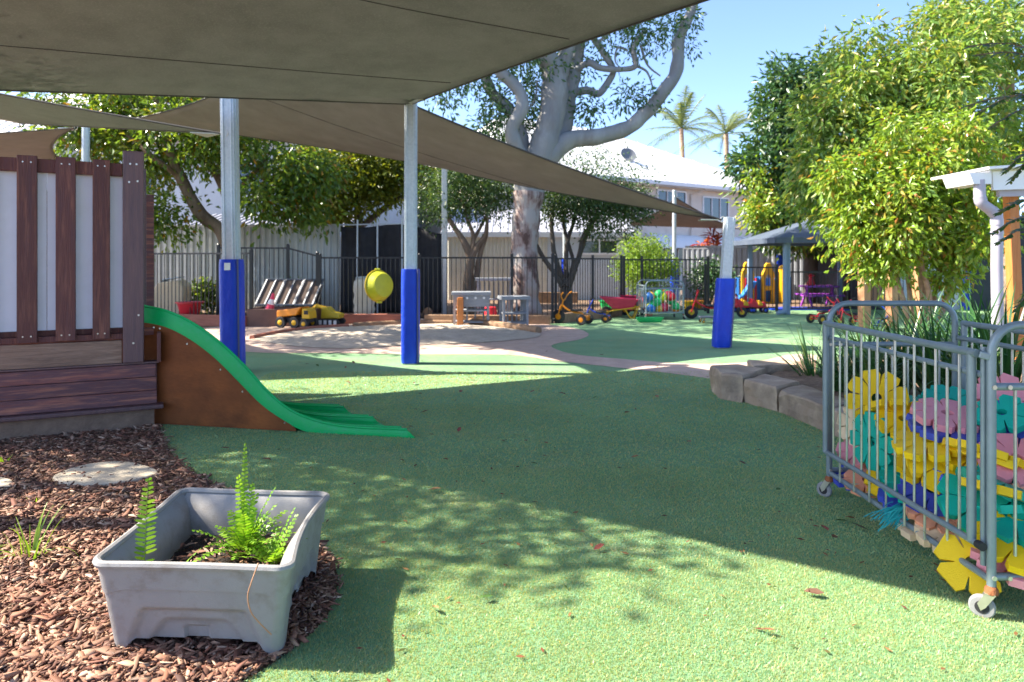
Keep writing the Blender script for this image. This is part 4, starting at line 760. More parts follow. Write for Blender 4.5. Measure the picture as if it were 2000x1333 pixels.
hb(p1 + .006, UE, -.045, -.012, .558, .745, 'weathered_board', M['timber_grey'], .005)
hb(p1 + .004, UE, -.065, -.02, .752, .80, 'bottom_rail', M['timber_dark'], .004)
hb(p1 + .004, UE, -.12, -.070, .80, .845, 'batten', M['timber_dark'], .004)
PT = 2.31
hb(p0, p1, -.13, .02, .558, PT, 'corner_post', M['timber_post'], .008)
hb(p1 + .004, UE, -.075, -.025, 2.10, 2.205, 'top_rail', M['timber_dark'], .006)
pe = [p1 + .003, hu(92, n=-.1), UE]
for a, b in zip(pe[:-1], pe[1:]): hb(a + .002, b - .002, -.105, -.09, .84, 2.155, 'white_panel', M['fibre_white'], .002)
for i, (a, b) in enumerate(((215, 181), (148, 109), (73, 33), (-12, -60))):
    u0, u1 = hu(a), hu(b); hb(u0, u1, -.018, .018, .765 - .004 * i, 2.222 + .004 * (i % 2), 'upright_board', M['timber_dark'], .005)
    for zz in (.81, 2.17):
        for s in (.3, .7):
            m = MB(); c = HU * (u0 + (u1 - u0) * s) + HN * .019 + Vector((0, 0, zz)); m.tube([c, c + HN * .003], .006, 8); m.build('screw', M['zinc'], r)
for zz, s in ((2.20, .35), (2.20, .65), (2.06, .3), (2.05, .7), (.95, .25), (.72, .5)):
    m = MB(); c = HU * (p0 + (p1 - p0) * s) + HN * .021 + Vector((0, 0, zz)); m.tube([c, c + HN * .003], .008, 8); m.build('screw', M['zinc'], r)
# side wall towards the slide, floor and back, so that the house holds up from the side
def hside(i0, i1, z0, z1, name, mat, u0=0.0, u1=.03):
    m = MB(); m.box((0, 0, 0), (u1 - u0, i1 - i0, z1 - z0)); o = m.build(name, mat, r, loc=HU * (u0 + u1) / 2 + HI * (i0 + i1) / 2 + Vector((0, 0, (z0 + z1) / 2)), bevel=.004); o.rotation_euler = (0, 0, math.atan2(HU.y, HU.x))
hside(.13, 1.7, .02, .16, 'base_board', M['concrete']); hside(.08, 1.7, .2, .54, 'plank', M['timber_plank'], .0, .04)
hside(1.2, 1.34, .3, PT, 'corner_post', M['timber_post'], p0, p1)
hside(-.02, .16, .55, .80, 'cleat', M['timber_dark'], -.03, .0)
m = MB(); m.box((0, 0, 0), (UE - .05, 1.6, .06)); o = m.build('floor_deck', M['timber_plank'], r, loc=HU * (UE / 2) + HI * .9 + Vector((0, 0, .80))); o.rotation_euler = (0, 0, math.atan2(HU.y, HU.x))
hb(.03, UE, -1.75, -1.70, .02, 2.1, 'back_wall', M['timber_plank'])
# ------------------------------------------------------------------ slide
SO = Vector((-3.06, 5.83, 0)); SD = Vector((.98, -.2, 0)).normalized(); SW = Vector((-.37, .44, 0))
r = empty('slide', SO, 'bright green two lane slide with brown plywood side', 'slide')
top = [onplane(px, py, SO, SD) for px, py in ((262, 596), (285, 598), (330, 608), (380, 632), (430, 668), (480, 715), (520, 760), (560, 795), (600, 815), (650, 829), (700, 835), (750, 837), (795, 839))]
bot = [onplane(px, py, SO, SD) for px, py in ((262, 631), (285, 632), (325, 641), (370, 664), (420, 702), (470, 752), (508, 790), (545, 817), (590, 841), (650, 856), (710, 862), (760, 864), (812, 866))]
top = [p - SO for p in smoothpath(top, 4)]; bot = [p - SO for p in smoothpath(bot, 4)]
for b_ in bot: b_.z = max(b_.z, .006)
wn_ = SW.normalized()
def ridge(off, w, name, dz=0):
    m = MB(); vs = []; fs = []; n = len(top)
    for t_, b_ in zip(top, bot):
        h = t_.z - b_.z; a = SW * off
        for q, z in ((0, 0), (0, .78), (.12, .95), (.5, 1.0), (.88, .95), (1, .78), (1, 0)):
            c = b_.lerp(t_, z) + a + wn_ * (w * q); vs.append(c + Vector((0, 0, dz * z)))
    for i in range(n - 1):
        for k in range(7):
            l = (k + 1) % 7; fs.append((i*7+k, i*7+l, (i+1)*7+l, (i+1)*7+k))
    fs += [tuple(reversed(range(7))), tuple(range((n-1)*7, n*7))]; m.add(vs, fs); o = m.build(name, M['slide_green'], r, True)
    for q in (.06, .94):
        e = MB(); e.tube([b_.lerp(t_, .97) + SW * off + wn_ * (w * q) for t_, b_ in zip(top, bot)], .010, 7); e.build('lip', M['slide_green'], o, True)
    return o
ridge(0, .10, 'side_rim'); ridge(.95, .09, 'centre_ridge', -.0); ridge(1.9, .10, 'side_rim')
for k in (0, 1):
    m = MB(); vs = []; fs = []; n = len(top); a0 = SW * (.95 * k) + wn_ * .085; a1 = SW * (.95 * (k + 1)) + wn_ * .02
    for t_, b_ in zip(top, bot):
        for q, z in ((0, .5), (.15, .28), (.5, .2), (.85, .28), (1, .5), (1, .02), (0, .02)): vs.append(b_.lerp(t_, z) + a0.lerp(a1, q))
    for i in range(n - 1):
        for j in range(7):
            l = (j + 1) % 7; fs.append((i*7+j, i*7+l, (i+1)*7+l, (i+1)*7+j))
    fs += [tuple(reversed(range(7))), tuple(range((n-1)*7, n*7))]; m.add(vs, fs); m.build('chute', M['slide_green'], r, True)
m = MB(); pl = [p.copy() for p in bot if p.x < onplane(588, 840, SO, SD).x - SO.x]; pl = [p + Vector((0, 0, .004)) for p in pl]
pl[-1].z = .03
poly = pl + [Vector((pl[-1].x, pl[-1].y, .012)), Vector((pl[0].x, pl[0].y, .012))]; m.prism([p - wn_ * .006 for p in poly], wn_ * .02); pn = m.build('side_panel', M['ply_brown'], r)
for px, py in ((312, 642), (365, 672), (430, 722), (473, 765), (555, 826), (300, 640)):
    c = onplane(px, py, SO, SD) - SO - wn_ * .007; m = MB(); m.tube([c, c - wn_ * .004], .008, 8); m.build('screw', M['zinc'], pn)
m = MB(); far = [p + SW * 1.9 + wn_ * .08 for p in poly]; m.prism(far, wn_ * .02); m.build('side_panel', M['ply_brown'], r)
# ------------------------------------------------------------------ mulch, stones, turf blades
rg = np.random.default_rng(5)
mpoly = np.array(mulch_poly + [(-2.2, .3), (-9, .3), (-9, 6), (-3.4, 6.2)])
def inpoly(x, y, P):
    c = np.zeros(len(x), bool); n = len(P); j = n - 1
    for i in range(n):
        xi, yi, xj, yj = *P[i], *P[j]; cond = ((yi > y) != (yj > y)) & (x < (xj - xi) * (y - yi) / (yj - yi + 1e-12) + xi); c ^= cond; j = i
    return c
n = 76000; y = 1.7 + (rg.random(n) ** 1.35) * 4.2; x = (-1.05 + rg.random(n) * 1.0) * y
jit = rg.normal(size=n) * .012
k = inpoly(x + jit, y + jit, mpoly) ; hx = (x - HO.x) * HN.x + (y - HO.y) * HN.y; k &= (hx > .0)
for Pf in ([gp(97, 940), gp(130, 953), gp(200, 955), gp(260, 945), gp(310, 930), gp(262, 912), gp(185, 912), gp(130, 925)], [gp(-60, 960), gp(0, 968), gp(25, 958), gp(20, 945), gp(-20, 938), gp(-60, 945)]): k &= ~(inpoly(x, y, np.array([(p.x, p.y) for p in Pf])) & (rg.random(n) < .94))
x, y = x[k], y[k]; N = len(x)
L = np.clip(rg.lognormal(-3.62, .64, N), .010, .125)[:, None]; W = L * rg.uniform(.12, .42, (N, 1)); W = np.clip(W, .004, .026); T = np.minimum(W * .35, .004)
az = rg.random(N) * 2 * pi; tilt = rg.normal(size=N) * .28; roll = rg.normal(size=N) * .5
ax = np.stack([np.cos(az) * np.cos(tilt), np.sin(az) * np.cos(tilt), np.sin(tilt)], 1); s0 = np.stack([-np.sin(az), np.cos(az), np.zeros(N)], 1); u0 = np.cross(ax, s0)
sd = s0 * np.cos(roll)[:, None] + u0 * np.sin(roll)[:, None]; up = np.cross(ax, sd)
hgt = np.array([.010 + .012 * mnoise.noise(Vector((a * 3.5, b * 3.5, 0))) for a, b in zip(x, y)])
c = np.stack([x, y, np.maximum(hgt, 0) + .006 + rg.random(N) * .012], 1); V = []
bend = rg.normal(size=(N, 1)) * .12
for a in (-1, 1):
    for b in (-1, 1):
        for e in (0, 1): V.append(c + ax * L * .5 * a * (.8 + .2 * b * a) + sd * W * .5 * b * rg.uniform(.5, 1, (N, 1)) + up * (T * e + bend * L * .5))
for b in (-1, 1):
    for e in (0, 1): V.append(c + sd * W * .5 * b + up * (T * e))
V = np.stack(V, 1).reshape(-1, 3)                           # 12 corners: two ends of four and a waist of four
fq = np.array([(0, 1, 9, 8), (2, 10, 11, 3), (1, 3, 11, 9), (0, 8, 10, 2), (4, 8, 9, 5), (6, 7, 11, 10), (5, 9, 11, 7), (4, 6, 10, 8), (0, 2, 3, 1), (4, 5, 7, 6)])
F = (np.arange(N)[:, None, None] * 12 + fq[None]).reshape(-1, 4)
V[:, 2] = np.maximum(V[:, 2], .001)
tag(np_mesh('bark_mulch', V, F, M['bark_chip']), 'loose brown bark mulch around the planter tub', 'mulch', kind='stuff')
def flag(pts, z, label):
    P = smoothpath(pts + [pts[0]], 4)[:-1]; m = MB(); q = [Vector((p.x, p.y, 0)) + Vector((mnoise.noise(p * 4) * .03, mnoise.noise(p * 5) * .03, 0)) for p in P]; m.prism(q, (0, 0, z))
    return tag(m.build('stepping_stone', M['flagstone'], bevel=.012), label, 'stone')
flag([gp(97, 940), gp(130, 953), gp(200, 955), gp(260, 945), gp(310, 930), gp(262, 912), gp(185, 912), gp(130, 925)], .03, 'flat cream stepping stone in the mulch in front of the cubby house')
flag([gp(-60, 960), gp(0, 968), gp(25, 958), gp(20, 945), gp(-20, 938), gp(-60, 945)], .03, 'second cream stepping stone cut off by the left edge')
# artificial grass fibres
bl = []
for (d0, d1, dens, w, h) in ((1.95, 3.2, 40000, .0018, .0105), (3.2, 4.6, 19000, .0026, .0105), (4.6, 6.6, 7500, .0042, .0105), (6.6, 9.0, 3000, .007, .010)):
    area = (d1**2 - d0**2) / 2 * 1.72; n = int(area * dens); yy = np.sqrt(d0**2 + rg.random(n) * (d1**2 - d0**2)); xx = (-.86 + 1.72 * rg.random(n)) * yy
    k = ~inpoly(xx + rg.normal(size=n) * .006, yy, mpoly); k &= ~((xx < -3.0) & (yy > 5.7)); k &= yy < 8.6; xx, yy = xx[k], yy[k]; n = len(xx)
    a = rg.random(n) * 2 * pi; lean = rg.normal(size=(n, 2)) * .45 + np.array([.12, -.05]); hh = h * rg.uniform(.5, 1.15, n); tip = np.stack([xx + lean[:, 0] * hh, yy + lean[:, 1] * hh, .006 + hh], 1); ww = w * rg.uniform(.6, 1.3, n)
    b0 = np.stack([xx - np.cos(a) * ww, yy - np.sin(a) * ww, np.full(n, .005)], 1); b1 = np.stack([xx + np.cos(a) * ww, yy + np.sin(a) * ww, np.full(n, .005)], 1); bl.append(np.stack([b0, b1, tip], 1).reshape(-1, 3))
V = np.concatenate(bl); F = np.arange(len(V)).reshape(-1, 3)
tag(np_mesh('turf_fibres', V, F, M['turf_blade']), 'short green artificial grass fibres of the play lawn', 'grass', kind='stuff')
# tiny dry scraps blown over the turf
nl = 420; yy = 2.1 + 7.5 * rg.random(nl) ** 1.1; xx = (-.75 + 1.5 * rg.random(nl)) * yy; k = ~inpoly(xx, yy, mpoly) & ~((xx < -1.4) & (yy > 5.2)); xx, yy = xx[k], yy[k]; V = []
for a_, b_ in zip(xx, yy):
    g_ = rg.random() * 6.3; L_ = rg.uniform(.006, .017) * (1 + .12 * b_); w_ = L_ * rg.uniform(.2, .5); dx, dy = cos(g_) * L_, sin(g_) * L_; z = .016; V += [(a_ - dx, b_ - dy, z), (a_ + dy * w_ / L_, b_ - dx * w_ / L_, z + .004), (a_ + dx, b_ + dy, z + .003), (a_ - dy * w_ / L_, b_ + dx * w_ / L_, z + .001)]
tag(np_mesh('turf_litter', V, np.arange(len(V)).reshape(-1, 4), M['leaf_litter']), 'tiny dry leaf scraps scattered over the turf', 'litter', kind='stuff')
# sandstone edging
def stone(poly, h, label, seed):
    m = MB(); P = [Vector((p.x, p.y, 0)) for p in poly]; Q = []
    for i in range(len(P)):
        a, b = P[i], P[(i + 1) % len(P)]
        for k in range(5): Q.append(a.lerp(b, k / 5))
    cen = sum(Q, Vector()) / len(Q); n = len(Q); vs = []; lv = [0, .35, .7, .93, 1.0]; ins = [1.0, .99, 1.0, .985, .94]
    for z, s in zip(lv, ins):
        for q in Q:
            p = cen + (q - cen) * s; nz = mnoise.noise_vector(Vector((p.x * 5, p.y * 5, z * 3 + seed))) * .022; vs.append(p + Vector((nz.x, nz.y, z * h * (1 + .05 * mnoise.noise(p * 4)) + (nz.z * .3 if z > .5 else 0))))
    fs = []
    for i in range(4):
        for k in range(n): fs.append((i*n+k, i*n+(k+1) % n, (i+1)*n+(k+1) % n, (i+1)*n+k))
    vs.append(cen + Vector((0, 0, h * 1.0))); c = len(vs) - 1
    for k in range(n): fs.append((4*n+k, 4*n+(k+1) % n, c))
    m.add(vs, fs); return tag(m.build('sandstone_block', M['sandstone'], smooth=False), label, 'stone block', 'sandstone blocks edging the garden bed')
a = gp(1408, 782); b_ = gp(1450, 788); stone([a, b_, b_ + Vector((.42, .5, 0)), b_ + Vector((.20, .75, 0)), a + Vector((.05, .55, 0))], .27, 'upright corner sandstone block at the tip of the garden bed', 1)
a = gp(1452, 788); b_ = gp(1518, 806); stone([a + Vector((0, -.0, 0)), b_, b_ + Vector((.34, .28, 0)), a + Vector((.34, .36, 0))], .235, 'sandstone block with striped face, second from the corner of the bed', 2)
a = gp(1521, 807); b_ = gp(1618, 848); stone([a, b_, b_ + Vector((.34, .25, 0)), a + Vector((.34, .29, 0))], .215, 'long sandstone block next to the far cart wheel', 3)
a = gp(1622, 850); b_ = gp(1720, 890); stone([a, b_, b_ + Vector((.34, .25, 0)), a + Vector((.34, .28, 0))], .21, 'sandstone block half hidden behind the cart bars', 4)
a = gp(1470, 760); stone([a, a + Vector((.55, .12, 0)), a + Vector((.6, .5, 0)), a + Vector((.1, .45, 0))], .25, 'flat sandstone block behind the corner block, running towards the grassy clump', 5)
bed = MB(); P = [gp(1470, 775), gp(1540, 800), gp(1640, 840), gp(1760, 880), Vector((4.5, 4.2, 0)), Vector((7, 6, 0)), Vector((7.6, 10.6, 0)), Vector((5.5, 10.4, 0)), gp(1600, 735), gp(1520, 742)]
P = [Vector((p.x + .25, p.y + .2, .02)) for p in P]; bed.prism(P, (0, 0, .16)); tag(bed.build('garden_bed', M['soil']), kind='structure')
# ------------------------------------------------------------------ planter tub
TR = [Vector((-1.475, 2.36, 0)), Vector((-.745, 2.32, 0)), Vector((-.815, 3.10, 0)), Vector((-1.535, 3.16, 0))]; TZ = .352
cen = sum(TR, Vector()) / 4
r = empty('planter_tub', cen, 'square grey plastic planter tub on the bark mulch', 'planter')
def rnd_ring(C, rad, z, seg=5, bow=0.0):
    out = []
    for i in range(4):
        p, a, b = C[i], C[i-1], C[(i+1) % 4]; da, db = (a - p).normalized(), (b - p).normalized()
        for k in range(seg + 1):
            t = k / seg; s = p + da * rad * (1 - t) ** 2 + db * rad * t ** 2; out.append(Vector((s.x, s.y, z)) - cen)
        if bow:
            for k in range(1, 8):
                t = k / 8; q = (p + db * rad).lerp(b - db * rad, t); inw = (cen - (p + b) / 2).normalized(); out.append(Vector((q.x, q.y, z)) + inw * bow * sin(pi * t) * (1 if i == 1 else .15) - cen)
        else:
            for k in range(1, 8): q = (p + db * rad).lerp(b - db * rad, k / 8); out.append(Vector((q.x, q.y, z)) - cen)
    return out
def scl(C, s): return [cen + (c - cen) * s for c in C]
def skin(levels, close=True):
    m = MB(); n = len(levels[0]); vs = [p for l in levels for p in l]; fs = []
    for i in range(len(levels) - 1):
        for k in range(n): fs.append((i*n+k, i*n+(k+1) % n, (i+1)*n+(k+1) % n, (i+1)*n+k))
    m.add(vs, fs); return m, n
ss = lambda e0, e1, v: min(1, max(0, (v - e0) / (e1 - e0)))
def side_xy(s, i, u, rad=.045):                             # the rounded square at size s: side i, 0..1 along it
    C = scl(TR, s); p, q = C[i], C[(i + 1) % 4]; o_ = C[i-1]; e_ = C[(i + 2) % 4]; L_ = (q - p).length; t = rad / L_; dv = (q - p).normalized()
    if u < t: k = 1 - u / t; c0 = p + dv * rad + (o_ - p).normalized() * rad; g_ = pi / 4 * k; return c0 - (o_ - p).normalized() * rad * cos(g_) - dv * rad * sin(g_)
    if u > 1 - t: k = (u - 1 + t) / t; c0 = q - dv * rad + (e_ - q).normalized() * rad; g_ = pi / 4 * k; return c0 - (e_ - q).normalized() * rad * cos(g_) + dv * rad * sin(g_)
    return p.lerp(q, u)
US = [0, .018, .036, .054] + [.07 + .86 * k / 44 for k in range(45)] + [.946, .964, .982]
def arch_in(u, z):
    h = abs(u - .5); d_ = 0
    for hw, zt, dep in ((.385, .186, .016), (.275, .142, .014)):
        lim = hw - .10 * ss(.06, zt, z); d_ += dep * ss(0, .022, lim - h) * ss(0, .016, zt - z)
    d_ += .012 * (1 if h < .065 and z < .105 else 0)
    return d_
def outer(zl, inner=0.0):
    ringp = []
    for i in range(4):
        nn = ((TR[i] + TR[(i + 1) % 4]) / 2 - cen).normalized()
        for u in US:
            h = abs(u - .5); zb = .0 + .060 * ss(.47, .36, h) if not inner else .07; z = zb + (.338 - zb) * zl; s = .835 + .115 * (z / .338); p = side_xy(s, i, u); lip = .007 * ss(.695, .70, zl)
            bow = (.035 if i == 1 else .008) * sin(pi * u) * ss(.05, .33, z)
            p = p + nn * (lip - bow - inner - (arch_in(u, z) if not inner else 0)); ringp.append(Vector((p.x, p.y, z)) - cen)
    return ringp
zs = [0, .03, .06, .1, .14, .18, .22, .26, .29, .31, .33, .36, .39, .41, .43, .45, .47, .49, .51, .53, .55, .6, .65, .69, .70, .71, .72, .76, .82, .88, .94, 1.0]
lv = [outer(z) for z in zs] + [outer(1.0, .010)] + [outer(z, .055) for z in (.80, .6, .4, .2, .0)]
m, n = skin(lv); m.f.append(tuple(range((len(lv) - 1) * n, len(lv) * n))); m.build('tub', M['planter_grey'], r, True)
m = MB(); m.tube([p + Vector((0, 0, .006)) for p in outer(1.0)], .0145, 8, closed=True); m.build('rim', M['planter_grey'], r, True)
V = []; F = []; ns = 24
for i in range(ns + 1):
    for j in range(ns + 1):
        C = scl(TR, .765); p = C[0].lerp(C[1], i / ns).lerp(C[3].lerp(C[2], i / ns), j / ns); V.append((p.x, p.y, .175 + .03 * mnoise.noise(Vector((p.x * 7, p.y * 7, 0))) + .016 * mnoise.noise(Vector((p.x * 26, p.y * 26, 0)))))
for i in range(ns):
    for j in range(ns): F.append((i*(ns+1)+j, (i+1)*(ns+1)+j, (i+1)*(ns+1)+j+1, i*(ns+1)+j+1))
tag(np_mesh('potting_soil', V, F, M['potting_soil'], smooth=True), 'black potting soil inside the grey planter tub', 'soil', kind='stuff')
N = 420; cx_ = rg.uniform(.06, .94, (N, 2)); C = [np.array(c)[:2] for c in scl(TR, .75)]; pos = ((C[0] * (1 - cx_[:, :1]) + C[1] * cx_[:, :1]) * (1 - cx_[:, 1:]) + (C[3] * (1 - cx_[:, :1]) + C[2] * cx_[:, :1]) * cx_[:, 1:])
V = []; 
for p in pos:
    a = rg.random() * 6.3; L_ = rg.uniform(.008, .03); w_ = rg.uniform(.002, .008); z = .192 + .02 * rg.random(); dx, dy = cos(a) * L_, sin(a) * L_; V += [(p[0] - dx, p[1] - dy, z), (p[0] + dy * w_ / L_, p[1] - dx * w_ / L_, z + .006), (p[0] + dx, p[1] + dy, z + rg.uniform(-.006, .01)), (p[0] - dy * w_ / L_, p[1] + dx * w_ / L_, z)]
tag(np_mesh('leaf_mould', V, np.arange(4 * N).reshape(-1, 4), M['bark_chip']), 'scraps of bark and dry leaf on the potting soil', 'litter', kind='stuff')
# ferns
def fern(label, base, fronds, seed, mat='leaf_fern'):
    r = empty('fern', base, label, 'fern'); rg = random.Random(seed)
    for az, el, L_, bend, w in fronds:
        V = []; F = []; dv = Vector((cos(az), sin(az), 0)); p = Vector((rg.uniform(-.01, .01), rg.uniform(-.01, .01), 0)); e = el; nseg = max(9, int(L_ / .0165)); pts = [p.copy()]
        for i in range(nseg): p = p + (dv * cos(e) + Vector((0, 0, 1)) * sin(e)) * (L_ / nseg); e -= bend / nseg * (.3 + 1.4 * i / nseg); pts.append(p.copy())
        face = rg.uniform(-.5, .5)
        sd = Vector((1, 0.1, 0)) if abs(dv.x) < .75 and el > 1.2 else dv.cross(Vector((0, 0, 1)))
        sd = (sd + Vector((0, face * .4, 0))).normalized()
        for i in range(3, nseg):
            t = i / nseg; tg = (pts[i] - pts[i-1]).normalized(); ll = w * (sin(pi * (t * .82 + .16)) ** .6) * rg.uniform(.88, 1.08); nrm = sd.cross(tg).normalized()
            for s in (-1, 1):
                if rg.random() < .04: continue
                dd = (sd * s + tg * .22 - nrm * rg.uniform(-.1, .35)).normalized(); q = pts[i] + tg * (0.002 * s); k = len(V); wv = tg * .0054 * rg.uniform(.9, 1.15)
                V += [q - wv * .7, q + dd * ll * .35 - wv * 1.15, q + dd * ll * .8 - wv * .8 , q + dd * ll, q + dd * ll * .75 + wv * .9, q + dd * ll * .3 + wv * 1.2, q + wv * .8]; F += [(k, k+1, k+5, k+6), (k+1, k+2, k+4, k+5), (k+2, k+3, k+4, k+4)]
        F = [f for f in F]
        o = np_mesh('frond', V, np.array([(f[0], f[1], f[2]) for f in F] + [(f[0], f[2], f[3]) for f in F if f[2] != f[3]]), M[mat], r)
        m = MB(); m.tube(pts[::2], [.0022 * (1 - .7 * k / len(pts[::2])) for k in range(len(pts[::2]))], 5); m.build('stalk', M['leaf_lime'], o, True)
    return r
fb = lambda px, py, d, z=.18: (at(px, py, d).x, d, z)
fern('single tall fern frond at left inside the planter tub', fb(283, 1100, 2.52), [(1.3, 1.55, .42, .1, .042)], 1)
fern('small fern frond leaning right from the front left of the tub', fb(312, 1105, 2.52), [(.15, .95, .20, .35, .020), (1.9, 1.0, .06, .6, .012)], 2)
fern('big bushy fern with two tall fronds in the rear half of the tub', fb(478, 1060, 2.82), [(1.75, 1.54, .47, .10, .020), (2.6, 1.46, .34, .10, .032), (1.2, 1.5, .30, .15, .028), (-1.3, 1.3, .24, .6, .030), (2.1, 1.2, .24, .7, .03), (-.2, 1.25, .22, .9, .03), (.8, .9, .25, .9, .03), (-1.9, .75, .2, 1.0, .03), (.6, 1.25, .24, .9, .026), (.2, 1.05, .22, 1.2, .026), (-.4, .95, .20, 1.4, .026), (-1.0, 1.0, .22, 1.4, .028), (-1.7, 1.05, .20, 1.5, .026), (-2.4, .9, .20, 1.5, .026), (3.0, 1.1, .19, 1.3, .026), (.9, 1.2, .2, 1.0, .024), (1.5, 1.3, .26, .5, .024), (.05, .75, .24, 1.0, .024), (-.7, .7, .22, 1.2, .024), (.4, 1.35, .3, .5, .022)] + [(random.Random(70 + i).uniform(-3.1, 3.1), random.Random(90 + i).uniform(.5, 1.35), random.Random(50 + i).uniform(.15, .26), random.Random(30 + i).uniform(.6, 1.6), .03) for i in range(16)], 3)
fern('low fern in the rear right of the tub with curled fronds', fb(535, 1075, 2.72), [(.3, 1.0, .18, 1.2, .024), (-.6, .9, .17, 1.3, .024), (1.1, 1.2, .22, .7, .02), (-1.5, .9, .16, 1.3, .022), (2.4, 1.0, .17, 1.1, .022), (.7, 1.3, .25, .5, .014), (-2.4, .9, .15, 1.2, .022), (-1.0, 1.1, .19, 1.2, .022)] + [(random.Random(170 + i).uniform(-3.1, 3.1), random.Random(190 + i).uniform(.5, 1.3), random.Random(150 + i).uniform(.10, .2), random.Random(130 + i).uniform(.6, 1.6), .026) for i in range(10)], 4)
fern('tiny fern frond rising at the front right rim of the tub', fb(538, 1118, 2.43), [(1.2, 1.5, .13, .2, .019)], 5)
fern('pale dry little fern low at the front of the soil in the tub', fb(470, 1105, 2.55), [(.2, .5, .13, .6, .016), (-1.2, .6, .10, .7, .015), (2.6, .5, .12, .6, .016)], 6, 'leaf_lime')
strap_plant('straggly pale grass weed in the mulch left of the tub', gp(60, 1095), 26, .24, .007, 1.4, 91, 'leaf_lime', 'grass_weed')
strap_plant('tiny green seedling in the mulch above the grass weed', gp(66, 985), 5, .05, .012, .5, 92, 'leaf_fern', 'seedling')
strap_plant('small bright leaf shoot at the left edge below the cubby house', gp(2, 905), 5, .10, .05, .8, 93, 'leaf_fern', 'leaf_shoot')
m = MB(); q = [at(505, 1100, 2.30), at(492, 1135, 2.28), at(484, 1165, 2.27), at(490, 1195, 2.27), at(505, 1215, 2.28), at(530, 1240, 2.30)]; m.tube(smoothpath(q, 5), .0022, 6); tag(m.build('dry_stem', M['pale_timber'], smooth=True), 'thin dry stem drooping over the front rim of the tub', 'stem')
# ------------------------------------------------------------------ wheeled cart
def cart(origin, label, W, Ln, H, rz=0, near=True, name='play_cart', wheels=True, matn='cart_metal'):
    r = empty(name, origin, label, 'trolley', rz=rz); T = .0165
    def end(y, nm):
        m = MB(); b = .11; arc = lambda cx_, s: [(cx_ + s * b * cos(a), y, H - b + b * sin(a)) for a in np.linspace(0, pi / 2, 7)]
        L_ = [(0, y, .13)] + [(b - b * cos(a), y, H - b + b * sin(a)) for a in np.linspace(0, pi / 2, 7)]; R_ = [(W - b + b * cos(a), y, H - b + b * sin(a)) for a in np.linspace(pi / 2, 0, 7)] + [(W, y, .13)]
        m.tube(L_ + R_, T, 12); o = m.build(nm, M[matn], r, True)
        for z in (.17, .92 * H * .86):
            k = MB(); k.tube([(0, y, z), (W, y, z)], T * .9, 10); k.build('cross_rail', M[matn], o, True)
            for x in (0, .06):
                k = MB(); k.tube([(x, y - T - .004, z), (x, y - T + .001, z)], .009, 10); k.build('bolt', M['zinc'], o, True)
        nb = int(W / .09)
        for i in range(1, nb):
            k = MB(); x = i * W / nb; k.tube([(x, y, .17), (x, y, .92 * H * .86)], .006, 8); k.build('bar', M['bar_steel'], r, True)
    end(0, 'end_hoop'); end(Ln, 'end_hoop')
    for x in (0, W):
        k = MB(); k.tube([(x, 0, .155), (x, Ln, .155)], T * .85, 10); k.build('base_rail', M[matn], r, True)
        g = -.034 if x == 0 else .034
        # hinged side gate: frame and bars
        zt, z2, zb = H - .115, H - .20, .285
        for z, rr, nm in ((zt, T, 'gate_top_rail'), (z2, T * .82, 'gate_slide_rail'), (zb, T * .8, 'gate_bottom_rail')):
            k = MB(); xx = x + (g if nm != 'gate_slide_rail' else g * .2); k.tube([(xx, .03, z), (xx, Ln - .02, z)], rr, 12); k.build(nm, M[matn], r, True)
        for y in (.065, Ln - .03):
            k = MB(); k.tube([(x + g, y, zb), (x + g, y, zt)], T * 1.05, 12); k.build('gate_post', M[matn], r, True)
        k = MB(); k.tube([(x + g * .2, .035, .2), (x + g * .2, .035, H - .09)], T * .7, 10); k.build('guide_rod', M[matn], r, True)
        nb = int(Ln / .082)
        for i in range(1, nb):
            k = MB(); y = .07 + (Ln - .1) * i / nb; k.tube([(x + g * .8, y, zb if i % 2 else .157), (x + g * .8, y, zt if i % 2 else z2)], .0058, 8); k.build('bar', M['bar_steel'], r, True)
        k = MB(); k.bar((x + g, .02, zt + .0), (x + g * .1, .0, zt - .01), .03, .028); k.build('bracket', M[matn], r, bevel=.005)
        k = MB(); k.tube([(x + g, -.002, zb), (x + g, .03, zb)], .017, 10); k.build('end_plug', M['rubber'], r, True)
    k = MB()
    for i in range(9): k.bar((.01, .05 + i * (Ln - .1) / 8, .15), (W - .01, .05 + i * (Ln - .1) / 8, .15), .012, .012)
    k.build('base_grid', M['bar_steel'], r)
    if wheels:
        for x, y, a in ((0, 0, 2.5), (W, 0, .4), (0, Ln, 2.2), (W, Ln, 1.0)):
            k = MB(); k.lathe([(.018, .10), (.024, .105), (.024, .122), (.017, .135)], 14); f0 = k.build('caster', M['rust'], r, True, loc=(x, y, 0), rot=(0, 0, a))
            k = MB()
            for s in (-1, 1): k.prism([(-.014, s * .018, .103), (.022, s * .018, .103), (.045, s * .018, .06), (.034, s * .018, .035), (.018, s * .018, .05), (.0, s * .018, .08)], (0, s * .003, 0))
            k.box((.004, 0, .104), (.036, .042, .006)); k.build('fork', M['zinc'], f0)
            Q = Matrix.Translation((.03, 0, .046)) @ Matrix.Rotation(pi / 2, 4, 'X'); k = MB(); k.lathe([(.024, -.013), (.040, -.012), (.0455, -.006), (.0455, .006), (.040, .012), (.024, .013)], 22, Q); k.build('tyre', M['rubber_grey' if near else 'rubber'], f0, True)
            k = MB(); k.lathe([(.006, -.0155), (.024, -.0145), (.026, -.010), (.026, .010), (.024, .0145), (.006, .0155)], 18, Q); k.build('hub', M['rubber'], f0, True)
            k = MB(); k.bar((.02, -.024, .075), (.065, -.03, .025), .004, .018); k.build('brake_lever', M['zinc'], f0, bevel=.002)
    return r
CO = Vector((1.868, 2.66, 0)); CW, CL, CH = .74, 1.36, 1.15
